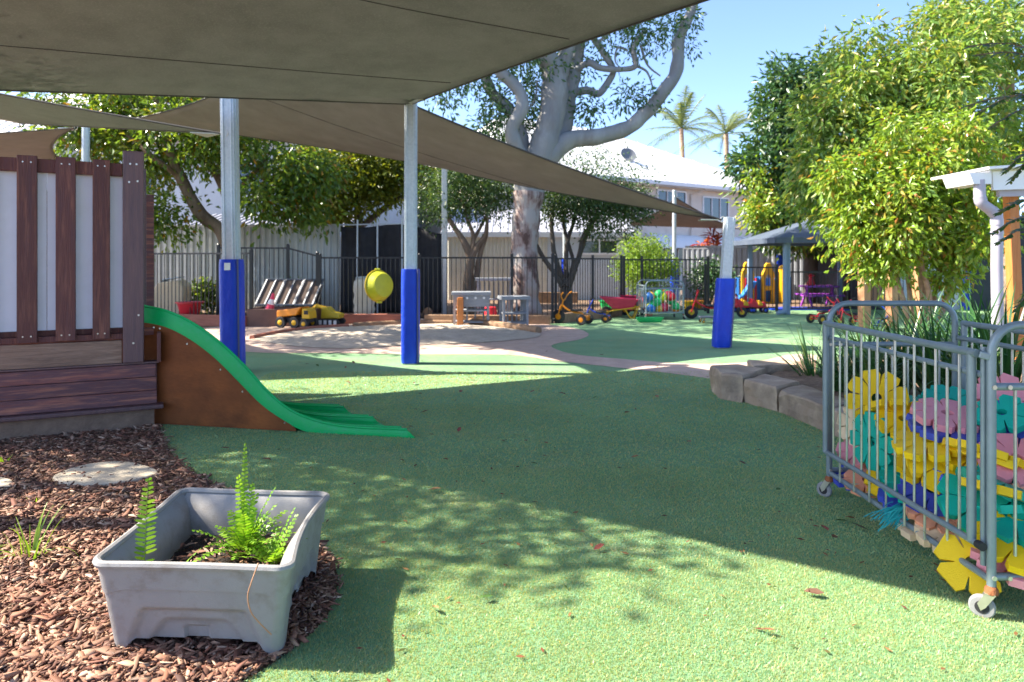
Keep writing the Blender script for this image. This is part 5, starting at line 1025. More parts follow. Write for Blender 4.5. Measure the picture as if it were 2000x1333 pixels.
cart(CO, 'tall grey tubular cart on casters full of flower blocks at right', CW, CL, CH)
# flower shaped connector blocks
FL = {}
def flower(col, pet=8, Rr=.165, th=.034):
    key = (col, pet, Rr)
    if key in FL: return FL[key]
    out = []; 
    for i in range(pet):
        a = 2 * pi * i / pet; w = pi / pet
        for da, rr in ((-w * .965, .44), (-w * .90, .82), (-w * .58, .99), (w * .58, .99), (w * .90, .82), (w * .965, .44)): out.append((a + da, rr * Rr))
    n = len(out); vs = []; hole = .17 * Rr
    for z in (-th / 2, th / 2):
        for a, q in out: vs.append((q * cos(a), q * sin(a), z))
        for a, q in out: vs.append((hole * cos(a), hole * sin(a), z))
    fs = []
    for k in range(n):
        l = (k + 1) % n; o0, h0, o1, h1 = 0, n, 2 * n, 3 * n
        fs += [(o0 + k, h0 + k, h0 + l, o0 + l), (o1 + k, o1 + l, h1 + l, h1 + k), (o0 + k, o0 + l, o1 + l, o1 + k), (h0 + k, h1 + k, h1 + l, h0 + l)]
    m = MB(); m.add(vs, fs); me = m.mesh('flower_block', M['block_' + col]); FL[key] = me; return me
def block(col, loc, rot, label, pet=8, Rr=.165, group=None):
    o = place(flower(col, pet, Rr), 'flower_block', None, loc, rot); bv = o.modifiers.new('b', 'BEVEL'); bv.width = .006; bv.segments = 2; bv.limit_method = 'ANGLE'; bv.angle_limit = R(30)
    return tag(o, label, 'toy block', group or 'flower blocks in the cart')
def cb(px, py, x): 
    d = (x) / ((px - 1000) / FPX); return at(px, py, d)
def look(nx, ny, nz, spin=0):
    q = Vector((nx, ny, nz)).to_track_quat('Z', 'Y'); return (q.to_matrix() @ Matrix.Rotation(spin, 3, 'Z')).to_euler()
spec = [
 ('yellow', (1712, 778, 2.06), (-.35, -1, .12), .2, 'yellow flower block standing upright at the far top left of the pile', 8, .165),
 ('yellow', (1765, 822, 2.07), (-.25, -.4, .85), .6, 'yellow flower block slumped against the upright yellow one', 8, .14),
 ('teal', (1706, 862, 1.96), (-.95, -.25, .05), .1, 'teal flower block standing on edge at the far left behind the bars', 8, .16),
 ('pink', (1850, 812, 2.12), (-.05, -.28, 1), .3, 'pink flower block lying flat on top of the blue one', 8, .16),
 ('blue', (1870, 838, 2.15), (-.04, -.10, 1), .0, 'wide blue block lying flat below the pink one', 8, .21),
 ('teal', (1858, 788, 2.42), (-.1, -.5, 1), .2, 'teal flower block lying flat at the top behind the pink one', 8, .15),
 ('teal', (1815, 795, 2.35), (-.05, -.16, 1), .7, 'teal block lying flat just left of the topmost teal one', 8, .15),
 ('yellow', (1815, 866, 1.98), (-.25, -.15, 1), .0, 'yellow block seen edge on, tilted across the middle of the pile', 8, .16),
 ('yellow', (1850, 905, 2.02), (-.3, -.6, .75), .3, 'big yellow flower block facing the viewer in the middle of the pile', 8, .17),
 ('yellow', (1905, 890, 2.14), (-.1, -.35, .9), .5, 'yellow flower block behind the near gate post', 8, .165),
 ('yellow', (1812, 912, 2.05), (-.2, -.35, .9), .1, 'yellow flower block tucked left of the big yellow one', 8, .15),
 ('teal', (1925, 985, 2.04), (-.2, -.65, .8), .2, 'large teal flower block leaning behind the near corner post', 8, .185),
 ('teal', (1990, 955, 2.16), (-.1, -.5, .9), .5, 'teal flower block at right edge above the large teal one', 8, .17),
 ('teal', (1985, 1015, 2.08), (-.1, -.3, .95), .1, 'teal flower block at right edge below the other teal ones', 8, .17),
 ('pink', (1985, 900, 2.2), (-.2, -.5, .85), .1, 'pink flower block at right edge above the teal ones', 8, .15),
 ('pink', (1960, 785, 2.45), (-.2, -.9, .5), .4, 'pink flower block on top of the pile near the right edge', 8, .15),
 ('teal', (1958, 810, 2.28), (-.5, -.4, .9), .4, 'small teal block poking up by the near hoop', 6, .12),
 ('blue', (1985, 825, 2.36), (-.2, -.4, 1), .2, 'dark blue flower block at right edge near the top', 8, .16),
 ('yellow', (1985, 800, 2.5), (.3, -.4, 1), .2, 'yellow block behind the small teal one at right', 8, .15),
 ('yellow', (1897, 1100, 1.90), (-.45, -.75, .5), .15, 'yellow wheel shaped block sticking out at the near lower corner', 5, .135),
 ('yellow', (1990, 1062, 2.02), (-.1, -.5, .9), .4, 'yellow block at lower right inside the near end', 8, .15),
 ('pink', (1990, 1100, 2.05), (0, -.2, 1), .2, 'pink block lying flat at the bottom of the near end', 8, .17),
 ('peach', (1985, 1080, 2.10), (0, -.25, 1), .5, 'peach block lying flat over the bottom pink one', 8, .17),
 ('cream', (1812, 1030, 1.98), (-.2, -.2, 1), .2, 'cream block lying flat low behind the gate bottom rail', 8, .13),
 ('cream', (1850, 1045, 1.96), (-.2, -.3, 1), .6, 'second cream block lying low next to the yellow wheel block', 8, .13),
 ('peach', (1838, 1000, 2.0), (-.2, -.35, .9), .2, 'peach block leaning behind the cream ones', 8, .15),
 ('blue', (1822, 962, 2.0), (-.25, -.3, .9), .3, 'blue flower block low in the middle of the pile', 8, .15),
 ('blue', (1765, 972, 1.96), (-.2, -.2, .9), .2, 'blue block sticking out between gate rail and base', 6, .12),
 ('teal', (1790, 955, 1.98), (-.1, -.2, 1), .4, 'teal block seen edge on below the yellow ones', 8, .15),
 ('teal', (1775, 935, 2.02), (-.1, -.2, 1), .1, 'teal block seen edge on, left of the blue one', 8, .14),
 ('yellow', (1735, 930, 2.02), (-.7, -.1, .6), .5, 'yellow bar block leaning low at the far left', 6, .14),
 ('pink', (1684, 880, 2.0), (-.4, -.3, .8), .2, 'pink block at the far left behind the teal one', 8, .14),
 ('cream', (1680, 830, 2.0), (-.7, -.6, .3), .7, 'cream block peeping out at the far left under the upright yellow one', 8, .13),
 ('blue', (1672, 932, 2.0), (-.2, -.2, .9), .1, 'blue block low at the far left corner', 8, .13),
 ('peach', (1692, 942, 1.99), (-.2, -.3, .9), .4, 'peach block low at the far left corner', 8, .12),
 ('blue', (1800, 1048, 1.84), (-.02, -.03, 1), .4, 'blue flower block fallen under the cart', 8, .09),
 ('peach', (1800, 882, 2.12), (-.2, -.2, .9), .2, 'salmon block half hidden under the tilted yellow one', 8, .14),
 ('teal', (1765, 858, 2.15), (-.1, -.15, 1), .2, 'teal block lying flat under the wide blue one', 8, .17)]
for col, (px, py, x), nrm, sp, lab, pet, Rr in spec:
    block(col, Vector((gp(1800, 1050).x, gp(1800, 1050).y, .035)) if 'fallen' in lab else cb(px, py, x), look(*nrm, sp), lab, pet, Rr)
rr_ = random.Random(4); cols = ['teal', 'yellow', 'blue', 'pink', 'peach', 'yellow', 'teal']
buried = {'teal': 'teal block buried inside the pile in the cart', 'yellow': 'yellow block buried inside the pile in the cart', 'blue': 'blue block buried inside the pile in the cart', 'pink': 'pink block buried inside the pile in the cart', 'peach': 'peach block buried inside the pile in the cart'}
for i in range(34):
    c = cols[i % 7]; z = .19 + (i / 34) * .40
    block(c, CO + Vector((rr_.uniform(.22, .54), rr_.uniform(.2, CL - .2), z)), (rr_.gauss(0, .2), rr_.gauss(0, .2), rr_.random() * 3), buried[c], 8, .165, 'blocks buried in the pile')
# frayed teal net scrap
V = []; F = []; rg = np.random.default_rng(3); c0 = at(1765, 1000, 3.3)
for i in range(90):
    a = rg.uniform(1.9, 4.0); L_ = rg.uniform(.05, .13); p = np.array(c0) + np.array([rg.uniform(-.05, .06), rg.uniform(-.05, .05), rg.uniform(-.01, .04)]); dv = np.array([cos(a), .3 * sin(a * 3), -.25 + .3 * rg.random()]); k = len(V); w = np.array([0, .0012, .0016])
    for j in range(4): t = j / 3; V += [p + dv * L_ * t - np.array([0, 0, .05 * t * t]) - w, p + dv * L_ * t - np.array([0, 0, .05 * t * t]) + w]
    for j in range(3): F.append((k + 2*j, k + 2*j + 1, k + 2*j + 3, k + 2*j + 2))
np_o = np_mesh('frayed_net', V, F, M['yarn']); tag(np_o, 'frayed teal net scrap hanging under the cart', 'net')
# ------------------------------------------------------------------ trikes, barrows and toys
def wheel(parent, c, rad, w, hubmat, axis=(0, 1, 0)):
    Q = Matrix.Translation(Vector(c)) @ Vector(axis).to_track_quat('Z', 'Y').to_matrix().to_4x4()
    k = MB(); k.lathe([(rad * .62, -w / 2), (rad * .9, -w / 2), (rad, -w * .25), (rad, w * .25), (rad * .9, w / 2), (rad * .62, w / 2)], 22, Q); o = k.build('wheel', M['rubber'], parent, True)
    k = MB(); k.lathe([(rad * .12, -w * .62), (rad * .2, -w * .6), (rad * .64, -w * .42), (rad * .66, 0), (rad * .64, w * .42), (rad * .2, w * .6), (rad * .12, w * .62)], 20, Q); k.build('rim', M[hubmat], o, True); return o
def trike(loc, rz, fr, hub, label, s=1.0, stepped=False):
    r = empty('tricycle', loc, label, 'tricycle', rz=rz); r.scale = (s, s, s)      # front wheel towards +x
    wheel(r, (.38, 0, .16), .16, .045, hub)
    for sy in (-1, 1): wheel(r, (-.28, sy * .22, .125), .125, .045, hub)
    m = MB(); 
    for sy in (-1, 1): m.tube([(.38, sy * .04, .16), (.32, sy * .045, .36), (.29, sy * .045, .44)], .015, 8)
    m.tube([(.30, 0, .40), (.25, 0, .56)], .02, 8); m.build('fork', M[fr], r, True)
    m = MB(); m.tube(smoothpath([(.20, -.22, .70), (.23, -.18, .66), (.25, -.05, .55), (.25, .05, .55), (.23, .18, .66), (.20, .22, .70)], 4), .014, 8); m.build('handlebar', M[fr], r, True)
    for sy in (-1, 1): k = MB(); k.tube([(.21, sy * .21, .69), (.15, sy * .25, .74)], .018, 8); k.build('grip', M['dark_seat' if fr != 'toy_orange' else fr], r, True)
    m = MB(); m.tube(smoothpath([(.28, 0, .44), (.16, 0, .34), (-.05, 0, .27), (-.2, 0, .26), (-.28, 0, .16)], 4), .022, 8); m.tube([(-.28, -.2, .125), (-.28, .2, .125)], .018, 8); m.build('frame', M[fr], r, True)
    k = MB(); k.prism([(.06, -.05, .30), (-.04, -.12, .30), (-.17, -.13, .30), (-.20, 0, .30), (-.17, .13, .30), (-.04, .12, .30), (.06, .05, .30)], (0, 0, .045)); k.build('seat', M['dark_seat'], r, bevel=.014)
    k = MB(); k.box((-.30, 0, .20), (.12, .30, .025)); k.build('step_plate', M[fr], r, bevel=.006)
    for sy in (-1, 1): k = MB(); k.box((.38 + sy * .07, sy * .09, .16 - sy * .05), (.07, .07, .022)); k.build('pedal', M['rubber'], r, bevel=.004)
    return r
def g3(px, py): p = gp(px, py); return (p.x, p.y, .008)
trike(g3(1120, 634), R(152), 'toy_orange', 'toy_orange', 'orange tricycle with tall handlebar in front of the black fence', .95)
trike(g3(1168, 630), R(160), 'toy_blue', 'toy_orange', 'small blue tricycle behind the orange one', .72)
trike(g3(1382, 624), R(170), 'toy_red', 'toy_yellow', 'red tricycle with yellow wheel hubs left of the leaning padded post', 1.0)
trike(g3(1424, 621), R(-10), 'toy_red', 'toy_yellow', 'red tricycle mostly hidden behind the leaning padded post', .8)
trike(g3(1612, 633), R(15), 'toy_red', 'toy_yellow', 'red tricycle on the far turf in front of the pavilion fence', .85)
trike(g3(1662, 640), R(200), 'toy_red', 'toy_yellow', 'red tricycle with yellow hubs behind the top hoop of the cart', .85)
trike(g3(1725, 645), R(30), 'toy_blue', 'toy_orange', 'blue tricycle lying low behind the cart hoop next to the timber post', .7)
m = empty('scooter_board', g3(1390, 632), 'grey scooter board on small tan legs left of the leaning post', 'scooter')
k = MB(); k.prism([(-.28, -.15, .12), (.25, -.15, .12), (.32, 0, .12), (.25, .15, .12), (-.28, .15, .12)], (0, 0, .03)); k.build('deck', M['alu'], m, bevel=.008)
for x, y in ((-.22, -.14), (-.22, .14), (.2, -.14), (.2, .14)):
    k = MB(); k.tube([(x * .8, y * .6, .12), (x, y, .05)], .016, 6); lg = k.build('leg', M['pale_timber'], m, True); wheel(lg, (x, y, .04), .035, .03, 'toy_yellow')
def barrow(loc, rz, label, legmat, tray):
    r = empty('wheelbarrow', loc, label, 'wheelbarrow', rz=rz)                     # wheel towards -x
    wheel(r, (-.42, 0, .14), .14, .05, 'toy_orange')
    b = [(-.28, -.14, .24), (.18, -.14, .20), (.18, .14, .20), (-.28, .14, .24)]; t_ = [(-.58, -.27, .52), (.34, -.25, .46), (.34, .25, .46), (-.58, .27, .52)]
    m = MB(); bi = [(x * .97, y * .93, z + .02) for x, y, z in b]; ti = [(x * .97, y * .95, z + .004) for x, y, z in t_]
    m.add(b + t_ + bi + ti, [(3,2,1,0), (0,1,5,4), (1,2,6,5), (2,3,7,6), (3,0,4,7), (8,9,10,11), (12,13,9,8), (13,14,10,9), (14,15,11,10), (15,12,8,11), (4,5,13,12), (5,6,14,13), (6,7,15,14), (7,4,12,15)]); m.build('tray', M[tray], r, bevel=.012)
    for sy in (-1, 1):
        m = MB(); m.tube(smoothpath([(-.42, sy * .05, .14), (-.2, sy * .16, .20), (.2, sy * .20, .26), (.62, sy * .24, .36)], 4), .015, 8); m.build('handle', M[legmat], r, True)
        m = MB(); m.tube(smoothpath([(.02, sy * .18, .23), (.14, sy * .2, .03), (.18, sy * .2, .015), (.24, sy * .2, .03), (.34, sy * .21, .29)], 4), .015, 8); m.build('leg', M[legmat], r, True)
    return r
barrow(g3(1218, 622), R(-6), 'red wheelbarrow with yellow legs, its wheel beside the blue tricycle', 'toy_yellow', 'toy_pinkred')
barrow((g3(1256, 618)[0], g3(1256, 618)[1] + .2, .008), R(-6), 'red wheelbarrow with salmon legs next to the ball trolley', 'toy_salmon', 'toy_pinkred')
# ball trolley
bo = Vector(g3(1262, 626)); cart(bo, 'small grey trolley full of coloured balls in front of the black fence', .92, .6, .92, rz=R(8), near=False, name='ball_trolley')
rr_ = random.Random(7); bc = ['green', 'yellow', 'sky', 'pinkred', 'green', 'lime', 'red', 'yellow', 'sky', 'green', 'orange', 'pinkred']
cn = dict(green='green', yellow='yellow', sky='light blue', pinkred='pink red', lime='lime', red='red', orange='orange')
bm_ = {}
for c in set(bc):
    m = MB(); pr = [(.11 * sin(a) * (1 - .05 * (abs(a - pi / 2) < .12)), -.11 * cos(a)) for a in np.linspace(.08, pi - .08, 15)]; m.lathe(pr, 20); bm_[c] = m.mesh('ball', M['toy_' + c], True)
for i in range(36):
    c = bc[i % 12]; lay = i // 12; p = Vector((.13 + .66 * rr_.random(), .10 + .40 * rr_.random(), .27 + lay * .15 + rr_.uniform(-.04, .04))); p = Matrix.Rotation(R(8), 3, 'Z') @ p
    tag(place(bm_[c], 'ball', None, bo + p, (rr_.random() * 3, rr_.random() * 3, 0)), '%s plastic ball in the ball trolley' % cn[c], 'ball', '%s balls in the trolley' % cn[c])
tb = empty('toy_tray', g3(1268, 630), 'green toy tray on the ground under the ball trolley', 'tray'); k = MB(); k.prism([(-.25, -.12, 0), (.25, -.12, 0), (.3, -.16, .11), (-.3, -.16, .11)], (0, .24, 0)); k.build('tub', M['toy_green'], tb, bevel=.02); k = MB(); k.bar((-.3, -.17, .115), (.3, -.17, .115), .02, .015); k.build('rim', M['toy_green'], tb)
# red buckets
def bucket(loc, label, s=1, up=True, mat='toy_red'):
    r = empty('bucket', loc, label, 'bucket'); m = MB(); pr = [(.20, 0), (.21, .02), (.17, .05), (.135, .30), (.12, .31), (.11, .31)] if not up else [(.12, 0), (.13, .01), (.19, .26), (.22, .27), (.22, .29), (.18, .28), (.12, .03)]
    m.lathe([(a * s, b * s) for a, b in pr], 22); m.build('shell', M[mat], r, True)
    m = MB(); m.tube([(.19 * s * cos(a), .19 * s * sin(a), (.05 if not up else .26) * s - .03 * sin(a)) for a in np.linspace(0, pi, 9)], .006, 6); m.build('handle', M[mat], r, True); return r
bucket(g3(958, 626), 'red bucket turned upside down between the grey play kitchen and shelf', 1.0, False)
bucket((at(358, 600, 14.9).x, 15.2, .1), 'red tub behind the black fence above the slide', 1.35, True)
for px, py, d_, mt, lab in ((1183, 585, 19.6, 'toy_green', 'green plant tub behind the fence right of the vase shaped tree'), (1196, 588, 19.4, 'toy_green', 'second green plant tub behind the fence beside the first'), (1232, 590, 19.2, 'toy_orange', 'orange pail behind the fence left of the ball trolley'), (1345, 592, 19.4, 'toy_yellow', 'yellow pail behind the fence right of the ball trolley'), (1362, 592, 19.6, 'toy_orange', 'orange pail behind the fence next to the yellow pail')):
    bucket((at(px, py, d_).x, d_, 0), lab, .9, True, mt)
# cream toy house corner behind the left fence
r = empty('toy_shell', (at(312, 600, 16.6).x, 17.0, 0), 'cream plastic play shell behind the black fence left of the red tub', 'toy'); m = MB(); m.prism([(-.6, 0, 0), (.35, 0, 0), (.38, 0, .75), (.22, 0, .92), (-.28, 0, .86), (-.55, 0, .45)], (0, .5, 0)); m.build('shell', M['block_cream'], r, bevel=.05); m = MB(); m.prism([(-.66, .1, 0), (-.2, .1, .92), (.2, .1, .98), (.2, .45, .98), (-.2, .45, .92), (-.66, .45, 0)], (0, .02, .02)); m.build('hood', M['wall_blue'], r)
# storage box with three raised lids
bx = Vector((at(488, 640, 14.6).x, 14.45, 0)); r = empty('storage_box', bx, 'low brown storage box with its mesh lids propped open', 'storage box'); BL = 1.45
m = MB(); m.box((BL / 2, 0, .19), (BL, .03, .38)); m.box((BL / 2, .85, .19), (BL, .03, .38)); m.box((.015, .425, .19), (.03, .82, .38)); m.box((BL - .015, .425, .19), (.03, .82, .38)); m.build('body', M['box_brown'], r, bevel=.006)
m = MB(); m.box((BL / 2, .425, .30), (BL - .08, .80, .03)); m.build('inner_tray', M['alu'], r)
for i in range(3):
    x0 = -.12 + i * .43; hng = Vector((x0, .80, .42)); up_ = Vector((.16, .30, .56)); 
    m = MB(); a, b = hng, hng + Vector((.41, 0, 0))
    for p, q in ((a, b), (a + up_, b + up_), (a, a + up_), (b, b + up_), (a.lerp(b, .5), a.lerp(b, .5) + up_)): m.bar(p, q, .05, .035)
    lo = m.build('lid', M['alu'], r, bevel=.004); m = MB(); m.add([a, b, b + up_, a + up_, a + Vector((0, .02, -.01)), b + Vector((0, .02, -.01)), b + up_ + Vector((0, .02, -.01)), a + up_ + Vector((0, .02, -.01))], [(0,1,2,3), (7,6,5,4), (0,4,5,1), (1,5,6,2), (2,6,7,3), (3,7,4,0)]); m.build('mesh_panel', M['mesh_brown'], lo)
m = MB(); m.bar((BL - .1, .45, .40), (BL - .12, .98, .85), .02, .02); m.build('strut', M['black_metal'], r)
cone = empty('traffic_cone', (bx.x + .42, bx.y + .12, .32), 'pink and white traffic cone standing in the open storage box', 'cone'); cone.rotation_euler = (0, R(14), 0)
for z0, z1, mt, nm in ((0, .16, 'toy_pinkred', 'base'), (.16, .27, 'toy_white', 'band'), (.27, .40, 'toy_pinkred', 'tip')):
    m = MB(); ra = lambda z: .105 - z * .20; m.lathe([(ra(z0), z0), (ra(z1), z1)], 16); m.build(nm, M[mt], cone, True)
def sleeper(a, b, h, w, label, mat='red_timber'):
    a, b = Vector((*a, 0)), Vector((*b, 0)); m = MB(); m.bar(a + Vector((0, 0, h / 2)), b + Vector((0, 0, h / 2)), w, h); return tag(m.build('timber_sleeper', M[mat], bevel=.012), label, 'sleeper')
sleeper((-11.5, 16.15), (-5.62, 14.42), .24, .10, 'reddish timber sleeper under the fence behind the slide')
sleeper((-3.95, 15.1), (-2.2, 15.25), .22, .11, 'reddish timber sleeper under the fence beside the yellow digger')
sleeper((-1.95, 15.25), (.85, 15.0), .20, .11, 'brown timber sleeper under the fence behind the play kitchen', 'log')
sleeper((1.1, 15.3), (2.75, 17.3), .22, .1, 'brown timber sleeper under the fence behind the orange tricycle', 'log')
for px, lab in ((811, 'short round log end right of the middle padded post'), (835, 'second round log end beside the first one')):
    m = MB(); c = gp(px, 618); m.tube([(c.x, c.y - .14, .11), (c.x, c.y + .14, .11)], .105, 14); tag(m.build('log_round', M['log'], smooth=True), lab, 'log')
# dump truck and digger
tr = empty('dump_truck', g3(580, 641), 'yellow toy dump truck parked beside the storage box', 'toy truck', rz=R(-14))
k = MB(); k.prism([(-.36, -.19, .22), (.10, -.19, .27), (.20, -.19, .44), (-.36, -.19, .36)], (0, .38, 0)); k.build('tipper_bed', M['toy_orange'], tr, bevel=.02)
k = MB(); k.prism([(.20, -.15, .20), (.38, -.15, .20), (.36, -.15, .36), (.28, -.15, .41), (.20, -.15, .41)], (0, .30, 0)); cbn = k.build('cab', M['toy_yellow'], tr, bevel=.015)
k = MB(); k.box((.30, -.153, .33), (.09, .008, .08)); k.build('window', M['rubber'], cbn)
k = MB(); k.box((.03, 0, .17), (.62, .26, .12)); k.build('chassis', M['rubber'], tr, bevel=.02)
for x in (-.26, .06, .28):
    for s in (-1, 1): wheel(tr, (x, s * .18, .12 if x < .2 else .10), .12 if x < .2 else .10, .09, 'toy_yellow')
dg = empty('toy_digger', g3(648, 637), 'yellow toy digger with folded arm right of the dump truck', 'toy digger', rz=R(-8))
k = MB(); k.prism([(-.20, -.13, .16), (.22, -.13, .16), (.24, -.13, .26), (.05, -.13, .30), (-.05, -.13, .40), (-.18, -.13, .40)], (0, .26, 0)); k.build('body', M['toy_darkyel'], dg, bevel=.02)
for s in (-1, 1):
    k = MB(); k.prism([(-.22, s * .13, .02), (.20, s * .13, .02), (.25, s * .13, .08), (.20, s * .13, .15), (-.22, s * .13, .15), (-.27, s * .13, .08)], (0, s * .08, 0)); tk = k.build('track', M['rubber'], dg, bevel=.01)
    for i in range(4): q = MB(); q.box((-.17 + i * .11, s * .215, .085), (.06, .01, .09)); q.build('track_plate', M['toy_white'], tk)
k = MB(); k.tube([(-.1, 0, .36), (-.34, 0, .42), (-.48, 0, .30)], .045, 8); k.build('arm', M['toy_yellow'], dg, True); k = MB(); k.prism([(-.56, -.1, .20), (-.42, -.1, .22), (-.43, -.1, .36), (-.52, -.1, .34)], (0, .2, 0)); k.build('bucket', M['toy_yellow'], dg, bevel=.02)
# yellow bowl hung on the fence
yb = empty('hanging_bowl', at(745, 558, 15.2), 'yellow green plastic bowl hanging on the black fence', 'bowl'); Q = Vector((1.05, -.9, .12)).to_track_quat('Z', 'Y').to_matrix().to_4x4()
k = MB(); k.lathe([(.33, -.14), (.355, -.13), (.33, -.10), (.29, .05), (.26, .09), (.10, .10), (.02, .10)], 28, Q); k.build('shell', M['toy_olive'], yb, True)
for s in (-1, 1): k = MB(); k.box(Q @ Vector((0, s * .365, -.11)), (.12, .05, .05)); k.build('lug', M['toy_olive'], yb, bevel=.01)
k = MB(); k.tube([Q @ Vector((0.35 * cos(a), 0.35 * sin(a), -.12)) for a in np.linspace(0, 2 * pi, 30)[:-1]], .018, 6, closed=True); k.build('rim', M['toy_darkyel'], yb, True)
# cream drum bin behind the fence
db = empty('ribbed_bin', (at(708, 600, 16.6).x, 16.8, 0), 'pale ribbed bin behind the black fence left of the hanging bowl', 'bin'); k = MB(); k.lathe([(.24, 0), (.27, .05), (.24, .12), (.27, .2), (.24, .3), (.27, .42), (.24, .55), (.27, .7), (.25, .88), (.20, .95), (.02, .96)], 20); k.build('body', M['colorbond_cream'], db, True); k = MB(); k.lathe([(.21, .95), (.21, .99), (.1, 1.02)], 18); k.build('lid', M['colorbond'], db, True)
# grey play kitchen and shelf
def shelf_unit(loc, rz, W, D, H, label, slats, name='play_shelf', knobs=False):
    r = empty(name, loc, label, 'play furniture', rz=rz); kg = M['kitchen_grey']
    for x in (0, W):
        for y in (0, D): k = MB(); k.box((x, y, H / 2), (.05, .05, H)); k.build('leg', kg, r)
    for z, nm in ((.09, 'bottom_shelf'), (H * .48, 'shelf'), (H, 'top')): k = MB(); k.box((W / 2, D / 2, z), (W + (.12 if nm == 'top' else .02), D + (.12 if nm == 'top' else .02), .035 if nm != 'top' else .07)); k.build(nm, kg, r, bevel=.005)
    for s in range(slats):
        x = W * (s + .5) / slats; k = MB(); k.box((x, D, H / 2), (.035, .02, H - .12)); k.build('slat', kg, r)
        if s < slats - 1: k = MB(); k.box((W + .0, D * (s + .5) / slats, H / 2), (.02, .035, H - .12)); k.build('slat', kg, r)
    if knobs:
        k = MB(); k.box((W / 2, -.01, H - .16), (W, .02, .24)); k.build('control_panel', kg, r)
        for i in range(4): k = MB(); x = W * (i + .5) / 4; k.tube([(x, -.02, H - .09), (x, -.05, H - .09)], .025, 10); k.build('knob', M['white_metal'], r, True)
    return r
shelf_unit((at(893, 626, 15.3).x, 14.55, 0), R(4), .72, .4, .70, 'grey timber play kitchen with white knobs behind the stump post', 4, 'play_kitchen', True)
shelf_unit((at(985, 630, 14.9).x, 14.3, 0), R(12), .50, .36, .62, 'grey slatted play shelf just right of the red bucket', 5)
shelf_unit((at(935, 600, 17).x, 16.6, 0), R(3), .8, .3, .95, 'tall dark slatted bench back behind the fence by the gum trunk', 7, 'slatted_bench')
k = MB(); c = gp(899, 639); k.bar((c.x, c.y, 0), (c.x, c.y + .02, .60), .13, .13, up=(0, 1, 0)); k.bar((c.x, c.y + .02, .6), (c.x, c.y + .02, .63), .12, .12, up=(0, 1, 0)); tag(k.build('stump_post', M['orange_timber'], bevel=.01), 'short reddish timber post at the back edge of the sandpit', 'post')
k = MB(); P = [gp(1052, 652), gp(1010, 645), gp(960, 639), gp(918, 634)]; k.tube(smoothpath([Vector((p.x, p.y, .06)) for p in P], 5), .075, 12); tag(k.build('sandpit_log', M['log'], smooth=True), 'long curved log edging the right back of the sandpit', 'log')
k = MB(); P = [gp(884, 633), gp(820, 633), gp(760, 635), gp(690, 639)]; k.tube(smoothpath([Vector((p.x, p.y, .035)) for p in P], 5), .06, 12); tag(k.build('sandpit_log', M['log'], smooth=True), 'curved log edging the back of the sandpit behind the middle padded post', 'log')
k = MB(); P = [gp(680, 640), gp(610, 645), gp(540, 654), gp(492, 664)]; k.tube(smoothpath([Vector((p.x, p.y, .03)) for p in P], 5), .05, 12); tag(k.build('sandpit_log', M['red_timber'], smooth=True), 'low reddish edging at the left back of the sandpit by the toy trucks', 'log')
# blue and yellow climbing playset
ps = empty('climbing_playset', at(1440, 605, 22.6) * 1, 'blue plastic playset with yellow pointed arches behind the low black fence', 'playset'); ps.location.z = 0
S0 = at(1440, 600, 22.6); X = lambda px: at(px, 600, 22.6).x - S0.x; Zp = lambda py: at(1000, py, 22.6).z
for a, b_, t_ in ((1438, 1452, 541), (1467, 1486, 541), (1506, 1518, 543), (1530, 1544, 541)):
    k = MB(); n = 5; w = (X(b_) - X(a)); k.box((X(a) + w / 2, 0, Zp(t_) / 2), (w, .14, Zp(t_)))
    for i in range(3): k.box((X(a) + w * (i + .5) / 3, -.09, Zp(t_) / 2), (w * .2, .05, Zp(t_) * .96))
    k.build('wall_panel', M['toy_sky'], ps, bevel=.03)
k = MB(); k.box((X(1494), .06, Zp(543) / 2), (X(1540) - X(1440), .06, Zp(543) * .98)); k.build('rear_wall', M['toy_sky'], ps)
def arch(pc, pw, ptop, pbot, name='arch'):
    k = MB(); w = X(pc + pw / 2) - X(pc - pw / 2); xc = X(pc); zt = Zp(ptop); pts = [(-.5, 0), (-.5, zt - .42), (-.44, zt - .30), (-.30, zt - .22), (-.26, zt - .08), (-.14, zt), (.14, zt), (.26, zt - .08), (.30, zt - .22), (.44, zt - .30), (.5, zt - .42), (.5, 0)]
    inn = [(-.24, 0), (-.24, zt - .6), (-.22, zt - .5), (-.18, zt - .44), (-.12, zt - .40), (-.05, zt - .38), (.05, zt - .38), (.12, zt - .40), (.18, zt - .44), (.22, zt - .5), (.24, zt - .6), (.24, 0)]
    n = len(pts); V = [(xc + x * w, y, z) for y in (-.24, -.10) for P_ in (pts, inn) for x, z in P_]; F = []
    for i in range(n - 1): F += [(i, i + 1, n + i + 1, n + i), (2*n + i + 1, 2*n + i, 3*n + i, 3*n + i + 1), (i, 2*n + i, 2*n + i + 1, i + 1), (n + i + 1, 3*n + i + 1, 3*n + i, n + i)]
    F += [(0, n, 3*n, 2*n), (n - 1, 3*n - 1, 4*n - 1, 2*n - 1)]
    k.add(V, F); return k.build(name, M['toy_yellow'], ps, bevel=.02)
arch(1456, 25, 512, 600); arch(1496, 24, 514, 600)
for py in (563, 594): k = MB(); k.bar((X(1486), -.16, Zp(py)), (X(1506), -.16, Zp(py)), .12, .16); k.build('rung', M['toy_yellow'], ps, bevel=.03)
k = MB(); k.lathe([(.13, 0.05), (.15, .6), (.14, 1.1), (.11, 1.22), (.03, 1.26)], 12, Matrix.Translation((X(1524), -.2, 0))); k.build('climbing_post', M['toy_yellow'], ps, True)
